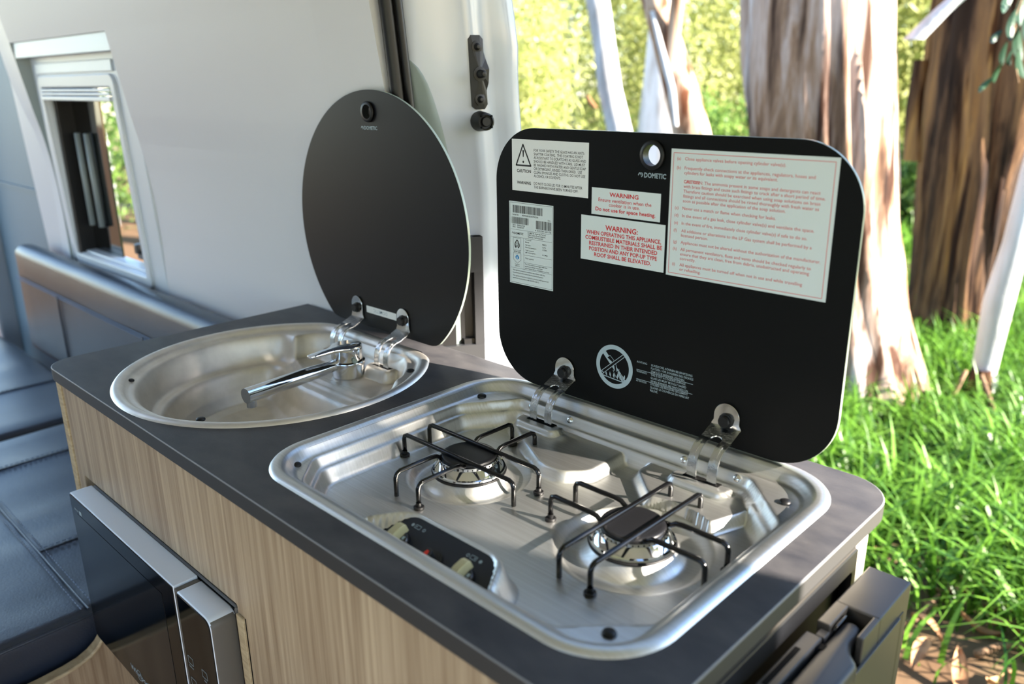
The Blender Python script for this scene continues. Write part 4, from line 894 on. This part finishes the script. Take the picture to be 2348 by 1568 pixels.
TC = tree('gum_tree', [('trunk', [(-3.9,6.3,-1.6,.17), (-4.0,6.3,-.8,.15), (-4.16,6.3,-.04,.13), (-4.30,6.3,.37,.125), (-4.38,6.3,.78,.115), (-4.47,6.3,1.17,.12), (-4.7,6.3,2.2,.10)], 'bark_white', dict(ridge=.008, seg=28)), ('knot', [(-4.36,6.15,.18,.035), (-4.40,6.12,.24,.04), (-4.42,6.1,.30,.02)], 'bark_brown', dict(ridge=.003, seg=14, steps=8))], 'slim white gum stem leftmost of the trees, nearest the pillar', (-3.9, 6.3, -1.5))
TD = tree('gum_tree', [('trunk', [(-3.95,6.9,-1.6,.36), (-4.0,6.9,-.6,.33), (-4.03,6.9,-.05,.29), (-4.08,6.9,.57,.20), (-4.13,6.9,.97,.13), (-4.2,6.9,2.4,.10)], 'bark_white', dict(ridge=.01, seg=32)),], 'smooth white gum trunk between the slim stem and the peeling trunk', (-3.95, 6.9, -1.5))
TE = tree('gum_tree', [('trunk', [(-2.7,6.05,-1.6,.22), (-2.95,6.05,-.7,.19), (-3.19,6.05,0,.175), (-3.32,6.05,.37,.16), (-3.47,6.05,.74,.14), (-3.62,6.05,1.10,.13), (-3.95,6.05,2.0,.11)], 'bark_peel', dict(ridge=.02, seg=32)), ('branch', [(-3.36,5.95,.50,.05), (-3.35,5.95,.8,.06), (-3.32,5.95,1.12,.065), (-3.26,5.95,1.9,.06)], 'bark_peel', dict(ridge=.006, seg=18, steps=20)), ('bark_strip', [(-3.22,5.86,.05,.02), (-3.28,5.86,.35,.035), (-3.42,5.86,.72,.03), (-3.52,5.86,1.0,.02)], 'bark_white', dict(ridge=.004, seg=12, steps=16))], 'leaning gum trunk with peeling brown bark, third stem from the pillar', (-2.7, 6.05, -1.5))
TF = tree('gum_sapling', [('trunk', [(-.25,4.62,-1.5,.075), (-.255,4.62,-1.25,.066), (-.265,4.62,-1.14,.066), (-.25,4.6,-.76,.078), (-.215,4.6,-.42,.064), (-.20,4.6,-.05,.056), (-.15,4.6,.6,.05), (-.05,4.6,1.6,.04)], 'bark_white', dict(ridge=.006, seg=22)), ('dead_bark', [(-.255,4.56,-1.5,.08), (-.26,4.56,-1.30,.072), (-.268,4.565,-1.15,.05)], 'bark_brown', dict(ridge=.012, seg=20, steps=14))], 'thin white leaning gum sapling at the far right of the grass', (-.25, 4.6, -1.45))
# leaf clouds
def leaf_cloud(c, rad, n, size, material, flat=1.0, seed=0):
    g = np.random.default_rng(seed); P = []
    k = max(6, int(n/45)); cl = g.normal(size=(k, 3)); cl /= np.linalg.norm(cl, axis=1)[:, None]; cl *= g.uniform(.25, 1, (k, 1))**.5
    idx = g.integers(0, k, n); pts = np.clip(cl[idx]+g.normal(size=(n, 3))*.16, -1.12, 1.12)*np.array(rad)+np.array(c)
    d = g.normal(size=(n, 3)); d[:, 2] -= .5; d /= np.linalg.norm(d, axis=1)[:, None]; s = np.cross(d, g.normal(size=(n, 3))); s /= np.linalg.norm(s, axis=1)[:, None]
    L = size*g.uniform(.6, 1.4, (n, 1)); Wd = L*g.uniform(.22, .4, (n, 1))
    q = np.stack([pts-d*L*.5, pts+s*Wd*.5, pts+d*L*.5, pts-s*Wd*.5], 1).reshape(-1, 3)
    Fc = np.arange(4*n).reshape(n, 4); tint = np.repeat(g.uniform(0, 1, n)*.7+.3*g.uniform(0, 1, k)[idx], 4)
    return q, Fc, tint
def leaf_mesh(name, q, Fc, tint, material):
    me = bpy.data.meshes.new(name); me.from_pydata(q.tolist(), [], Fc.tolist()); me.materials.append(MATS[material])
    a = me.attributes.new('tint', 'FLOAT', 'POINT'); a.data.foreach_set('value', np.asarray(tint, dtype=np.float32)); me.update(); return me
bushes = [ # azimuth deg left of +y, distance, height centre, radii, leaves, material, label
 (45.5, 11.0, .75, (1.15,1.15,2.1), 4200, 'foliage', 'bright yellow-green gum foliage beside the white pillar'),
 (31.3, 10.0, -.60, (.85,.85,.85), 3600, 'foliage_dark', 'dense green bush low between the peeling trunk and the thick trunk'),
 (19.5, 12.0, -.95, (.8,.8,.5), 2400, 'foliage_dark', 'low green bush between the thick pale trunk and the brown trunk'),
 (8.0, 12.0, .6, (1.2,1.2,2.2), 3600, 'foliage_dark', 'green tree behind the thin white sapling'),
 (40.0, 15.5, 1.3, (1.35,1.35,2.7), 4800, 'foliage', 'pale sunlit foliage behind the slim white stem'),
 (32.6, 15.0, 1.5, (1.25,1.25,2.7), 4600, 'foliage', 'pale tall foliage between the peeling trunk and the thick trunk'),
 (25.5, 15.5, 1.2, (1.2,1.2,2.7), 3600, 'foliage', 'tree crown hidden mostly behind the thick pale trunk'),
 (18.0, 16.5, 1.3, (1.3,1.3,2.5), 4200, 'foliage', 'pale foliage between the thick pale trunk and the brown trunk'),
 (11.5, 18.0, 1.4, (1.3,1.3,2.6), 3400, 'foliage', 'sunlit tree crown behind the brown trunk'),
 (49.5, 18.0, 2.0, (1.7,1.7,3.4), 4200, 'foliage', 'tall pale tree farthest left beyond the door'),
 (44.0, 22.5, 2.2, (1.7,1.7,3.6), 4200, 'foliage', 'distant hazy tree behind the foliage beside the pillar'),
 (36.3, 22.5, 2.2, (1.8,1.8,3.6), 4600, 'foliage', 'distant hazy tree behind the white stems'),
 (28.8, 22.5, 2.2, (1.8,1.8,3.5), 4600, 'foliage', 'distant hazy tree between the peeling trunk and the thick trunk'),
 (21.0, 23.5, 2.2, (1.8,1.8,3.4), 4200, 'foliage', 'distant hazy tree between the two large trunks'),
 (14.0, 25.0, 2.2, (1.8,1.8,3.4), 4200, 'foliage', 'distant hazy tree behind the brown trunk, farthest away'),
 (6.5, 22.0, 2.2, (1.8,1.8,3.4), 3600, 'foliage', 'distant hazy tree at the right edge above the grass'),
 (70.5, 13.0, .1, (1.5,1.5,1.5), 2600, 'foliage_dark', 'green bush seen through the side window above the backrest')]
for i, (az, ds, hz_, rad, nl, m_, lb_) in enumerate(bushes):
    t = math.radians(az); c = (CAM.x-ds*math.sin(t), CAM.y+ds*math.cos(t), hz_); z0 = gz(c[0], c[1])
    ro_ = thing('leafy_tree', (c[0], c[1], z0), lb_, 'tree', 'background trees and bushes')
    q, Fc, tn = leaf_cloud(c, rad, int(nl*2.2), .13 if ds < 16 else .20, m_, seed=i); q[:, 2] = np.maximum(q[:, 2], z0+.02)
    obj('foliage', leaf_mesh('foliage', q, Fc, tn, m_), ro_)
    st_ = MB(); st_.tube([(c[0]+.1, c[1], z0-.1), (c[0], c[1]+.1, z0+.5*(c[2]-z0)+.2), (c[0]-.15, c[1], c[2]+rad[2]*.4)], [.10, .08, .04], 10); st_.obj('stem', ['bark_white'], ro_, smooth=True)
# added tree out of view: leaf sheet shaped to shade the sink end
ro_ = thing('leafy_tree', (6.1, 3.6, ZG), 'added leaf screen on a stem towards the sun, unseen, shading the sink end', 'tree', 'background trees and bushes')
g = np.random.default_rng(5); nl = 9000; sx_, sy_ = g.uniform(-2.6, .30, nl), g.uniform(-.6, 1.3, nl)      # where each leaf's shade falls on the worktop plane
open_ = ((sx_ > -.30) & (sy_ > .33)) | (sx_ > .27); dap = (sx_ > -.10) & (sy_ <= .33); kp = ~open_ & (~dap | (g.uniform(size=nl) < .7)); sx_, sy_ = sx_[kp], sy_[kp]; nl = len(sx_)
X = g.uniform(5.2, 7.0, nl); Zl = (X-sx_)/1.9; pc = np.stack([X, sy_+.57*Zl, Zl], -1)
dd = g.normal(size=(nl, 3)); dd[:, 2] -= .5; dd /= np.linalg.norm(dd, axis=1)[:, None]; ss = np.cross(dd, g.normal(size=(nl, 3))); ss /= np.linalg.norm(ss, axis=1)[:, None]
Ll = g.uniform(.09, .16, (nl, 1)); q = np.stack([pc-dd*Ll*.5, pc+ss*Ll*.17, pc+dd*Ll*.5, pc-ss*Ll*.17], 1).reshape(-1, 3); Fc = np.arange(4*nl).reshape(nl, 4); tn = np.repeat(g.uniform(0, 1, nl), 4)
obj('foliage', leaf_mesh('foliage', q, Fc, tn, 'foliage'), ro_)
st_ = MB(); st_.tube([(6.1, 3.6, ZG-.1), (6.15, 3.5, 1.5), (6.1, 2.6, 3.6), (6.1, 2.0, 4.6)], [.16, .13, .09, .05], 12); st_.obj('stem', ['bark_white'], ro_, smooth=True)
# unseen leaf clump added towards the sun, cut to shade the fridge door
ro_ = thing('leafy_sun_block', (3.3, 1.15, ZG), 'added leafy sun blocker, out of view, shading the fridge door', 'shrub', 'background trees and bushes')
q, Fc, tn = leaf_cloud((3.3, 1.15, .05), (.6, .55, 1.4), 5200, .14, 'foliage_dark', seed=78); zm = (q[:, 0]-.597)*.5263-.066; q[:, 2] = np.clip(np.where(q[:, 2] > zm, zm-(q[:, 2]-zm)*.8, q[:, 2]), ZG+.02, 9)
obj('foliage', leaf_mesh('foliage', q, Fc, tn, 'foliage_dark'), ro_)
st_ = MB(); st_.tube([(3.3, 1.15, ZG-.1), (3.32, 1.2, -.7), (3.3, 1.15, .3)], [.05, .04, .02], 10); st_.obj('stem', ['stick'], ro_, smooth=True)
# hanging gum leaves close to the brown trunk
tw = thing('gum_leaf_sprig', (-.30, 4.0, .95), 'dark gum leaves hanging from a twig in the upper right corner', 'leaf sprig')
def ray_pt(px, py, Y):
    D = d_+(px-1174)/F_PX*r2-(py-784)/F_PX*u2; k = (Y-CAM.y)/D.y; return CAM+D*k
YL = 3.6
MB().tube([tuple(ray_pt(a, b, YL)) for a, b in [(2420,-160), (2365,-60), (2330,30), (2322,110), (2335,190)]], .004, 6).obj('twig', ['stick'], tw, smooth=True)
for (a0, b0, a1, b1, wd_) in [(2330,20,2318,95,9), (2334,60,2345,140,12), (2322,110,2318,150,8), (2300,68,2272,98,7), (2310,92,2300,150,8), (2300,140,2280,190,7), (2280,175,2244,212,6), (2335,110,2352,180,10), (2350,30,2375,120,10), (2330,-30,2300,30,9), (2352,-20,2340,60,9)]:
    A, Bq = ray_pt(a0, b0, YL+random.uniform(-.08,.08)), ray_pt(a1, b1, YL+random.uniform(-.08,.08)); t = (Bq-A); sd = t.cross(d_).normalized()*wd_/F_PX*4.4*.85; n_l = 8; V = []; 
    for k in range(n_l+1):
        s = k/n_l; wv = math.sin(math.pi*s)**.7; c = A+t*s+d_*.02*math.sin(3*s); V += [tuple(c-sd*wv), tuple(c-d_*.004*wv), tuple(c+sd*wv)]
    Fc = []
    for k in range(n_l): Fc += [(3*k, 3*k+1, 3*k+4, 3*k+3), (3*k+1, 3*k+2, 3*k+5, 3*k+4)]
    obj('leaf', leaf_mesh('leaf', np.array(V), np.array(Fc), np.full(len(V), random.random()), 'gum_leaf'), tw)
# grass blades
def grass(nb, az0, az1, r0, r1, seed, lmin, lmax, wmin, wmax, mask):
    g = np.random.default_rng(seed); az = np.radians(g.uniform(az0, az1, nb)); rr_ = np.sqrt(g.uniform(r0*r0, r1*r1, nb))
    x = CAM.x-rr_*np.sin(az); y = CAM.y+rr_*np.cos(az); cl = np.array([noise.noise(Vector((a*1.7, b*1.7, 3))) for a, b in zip(x, y)])
    keep = g.uniform(size=nb) < mask(x, y, rr_, cl); x, y, cl, rr_ = x[keep], y[keep], cl[keep], rr_[keep]; m = len(x)
    z = np.array([gz(a, b) for a, b in zip(x, y)])-.01; L = g.uniform(lmin, lmax, m)*(1+.5*cl); Wd = g.uniform(wmin, wmax, m)
    th = g.uniform(0, 2*np.pi, m); bend = g.uniform(.25, 1.55, m); S = 4; V = np.zeros((m, S+1, 2, 3))
    px = -np.sin(th); py = np.cos(th)
    for k in range(S+1):
        s = k/S; hor = L*bend*s*s*.75; ver = L*s*(1-.55*bend*s*s*.8); wv = Wd*(1-s**2.2)*.5
        cx_, cy_, cz_ = x+np.cos(th)*hor, y+np.sin(th)*hor, z+ver
        V[:, k, 0] = np.stack([cx_-px*wv, cy_-py*wv, cz_], -1); V[:, k, 1] = np.stack([cx_+px*wv, cy_+py*wv, cz_], -1)
    I = np.arange(m*(S+1)*2).reshape(m, S+1, 2); Fc = np.stack([I[:, :-1, 0], I[:, :-1, 1], I[:, 1:, 1], I[:, 1:, 0]], -1).reshape(-1, 4)
    return V.reshape(-1, 3), Fc, np.repeat(np.clip(g.uniform(0, 1, m)*.8+.3*cl+.1, 0, 1), (S+1)*2)
far = lambda x, y, r, c: np.clip(.55+1.2*c+np.clip((r-3.2)/1.2, -.6, .5), .06, 1)
q, Fc, tn = grass(23000, 2, 40, 2.5, 7.2, 11, .16, .50, .009, .024, far)
o = obj('grass', leaf_mesh('grass', q, Fc, tn, 'grass'), label='long green grass growing outside the van door', cat='grass', kind='stuff')
q, Fc, tn = grass(26000, 2, 50, 7.0, 15, 12, .18, .42, .014, .026, lambda x, y, r, c: np.clip(.6+.8*c, .15, 1))
obj('meadow_grass', leaf_mesh('meadow_grass', q, Fc, tn, 'grass'), label='distant grass between and behind the tree trunks', cat='grass', kind='stuff')
# fallen sticks and bark
sticks = [([(2070,1315), (2130,1285), (2230,1268), (2300,1262)], .016, 'fallen stick lying across the grass right of the worktop corner'), ([(2085,1430), (2150,1370), (2190,1325), (2215,1308)], .013, 'short fallen stick with a bend beside the fridge door'), ([(2250,1380), (2300,1392), (2348,1396)], .02, 'pale flat bark piece at the right edge of the picture'), ([(2130,1010), (2175,930), (2215,850)], .012, 'thin brown twig leaning in the grass left of the sapling'), ([(2250,860), (2275,930), (2290,1000)], .013, 'dark thin twig leaning against the white sapling'), ([(2240,1500), (2290,1480), (2348,1478)], .014, 'grey stick among dead leaves in the lower right corner')]
for pts, rd_, lb_ in sticks:
    P = []
    for k, (a, b) in enumerate(pts):
        D = d_+(a-1174)/F_PX*r2-(b-784)/F_PX*u2; k_ = (ZG+.05-CAM.z)/D.z; P.append(CAM+D*k_)
    if 'leaning' in lb_:
        P = [ray_pt(a, b, 4.35) for a, b in pts]
    P = [tuple(p) for p in P]; s = MB(); s.tube(P, [rd_*random.uniform(.7, 1.1) for _ in P], 8); s.obj('fallen_stick', ['stick'], label=lb_, cat='stick', group='sticks on the ground', smooth=True)
lvs = [(2110,1500,.10,'curled tan bark strip on the ground right of the fridge door'), (2180,1360,.09,'pale dry leaf beside the bent stick'), (2300,1330,.08,'tan dry leaf near the right picture edge below the long stick'), (2250,1440,.09,'dry brown leaf under the flat bark piece'), (2200,1550,.10,'reddish dry leaf at the bottom edge of the picture'), (2320,1450,.09,'tan dry leaf in the lower right corner'), (2125,1440,.08,'small dry leaf just right of the fridge door'), (2190,1270,.07,'dry leaf in the grass above the long stick'), (2030,1250,.06,'dry leaf in the grass right of the white side panel'), (2290,1560,.09,'dry leaf at the bottom right corner')]
for k, (a, b, L, lb_) in enumerate(lvs):
    D = d_+(a-1174)/F_PX*r2-(b-784)/F_PX*u2; c = CAM+D*((ZG+.06-CAM.z)/D.z); th = random.uniform(0, 6.28); e = Vector((math.cos(th), math.sin(th), random.uniform(-.1,.4))).normalized(); sd = e.cross(Vector((0,0,1))).normalized(); V = []
    for i in range(7):
        s = i/6; wv = math.sin(math.pi*min(max(s,.04),.96))**.8*L*.24; p = c+e*(s-.5)*L*1.6+Vector((0,0,.02*math.sin(4*s+k))); V += [tuple(p-sd*wv+Vector((0,0,.018))), tuple(p), tuple(p+sd*wv+Vector((0,0,.014)))]
    V += [(x, y, z+.002) for x, y, z in V]
    Fc = []
    for o_ in (0, 21):
        for i in range(6): Fc += [(o_+3*i, o_+3*i+1, o_+3*i+4, o_+3*i+3), (o_+3*i+1, o_+3*i+2, o_+3*i+5, o_+3*i+4)]
    obj('dry_leaf', mesh_of('dry_leaf', V, Fc, 'dry_leaf', smooth=True), label=lb_, cat='leaf', group='dry leaves on the ground')
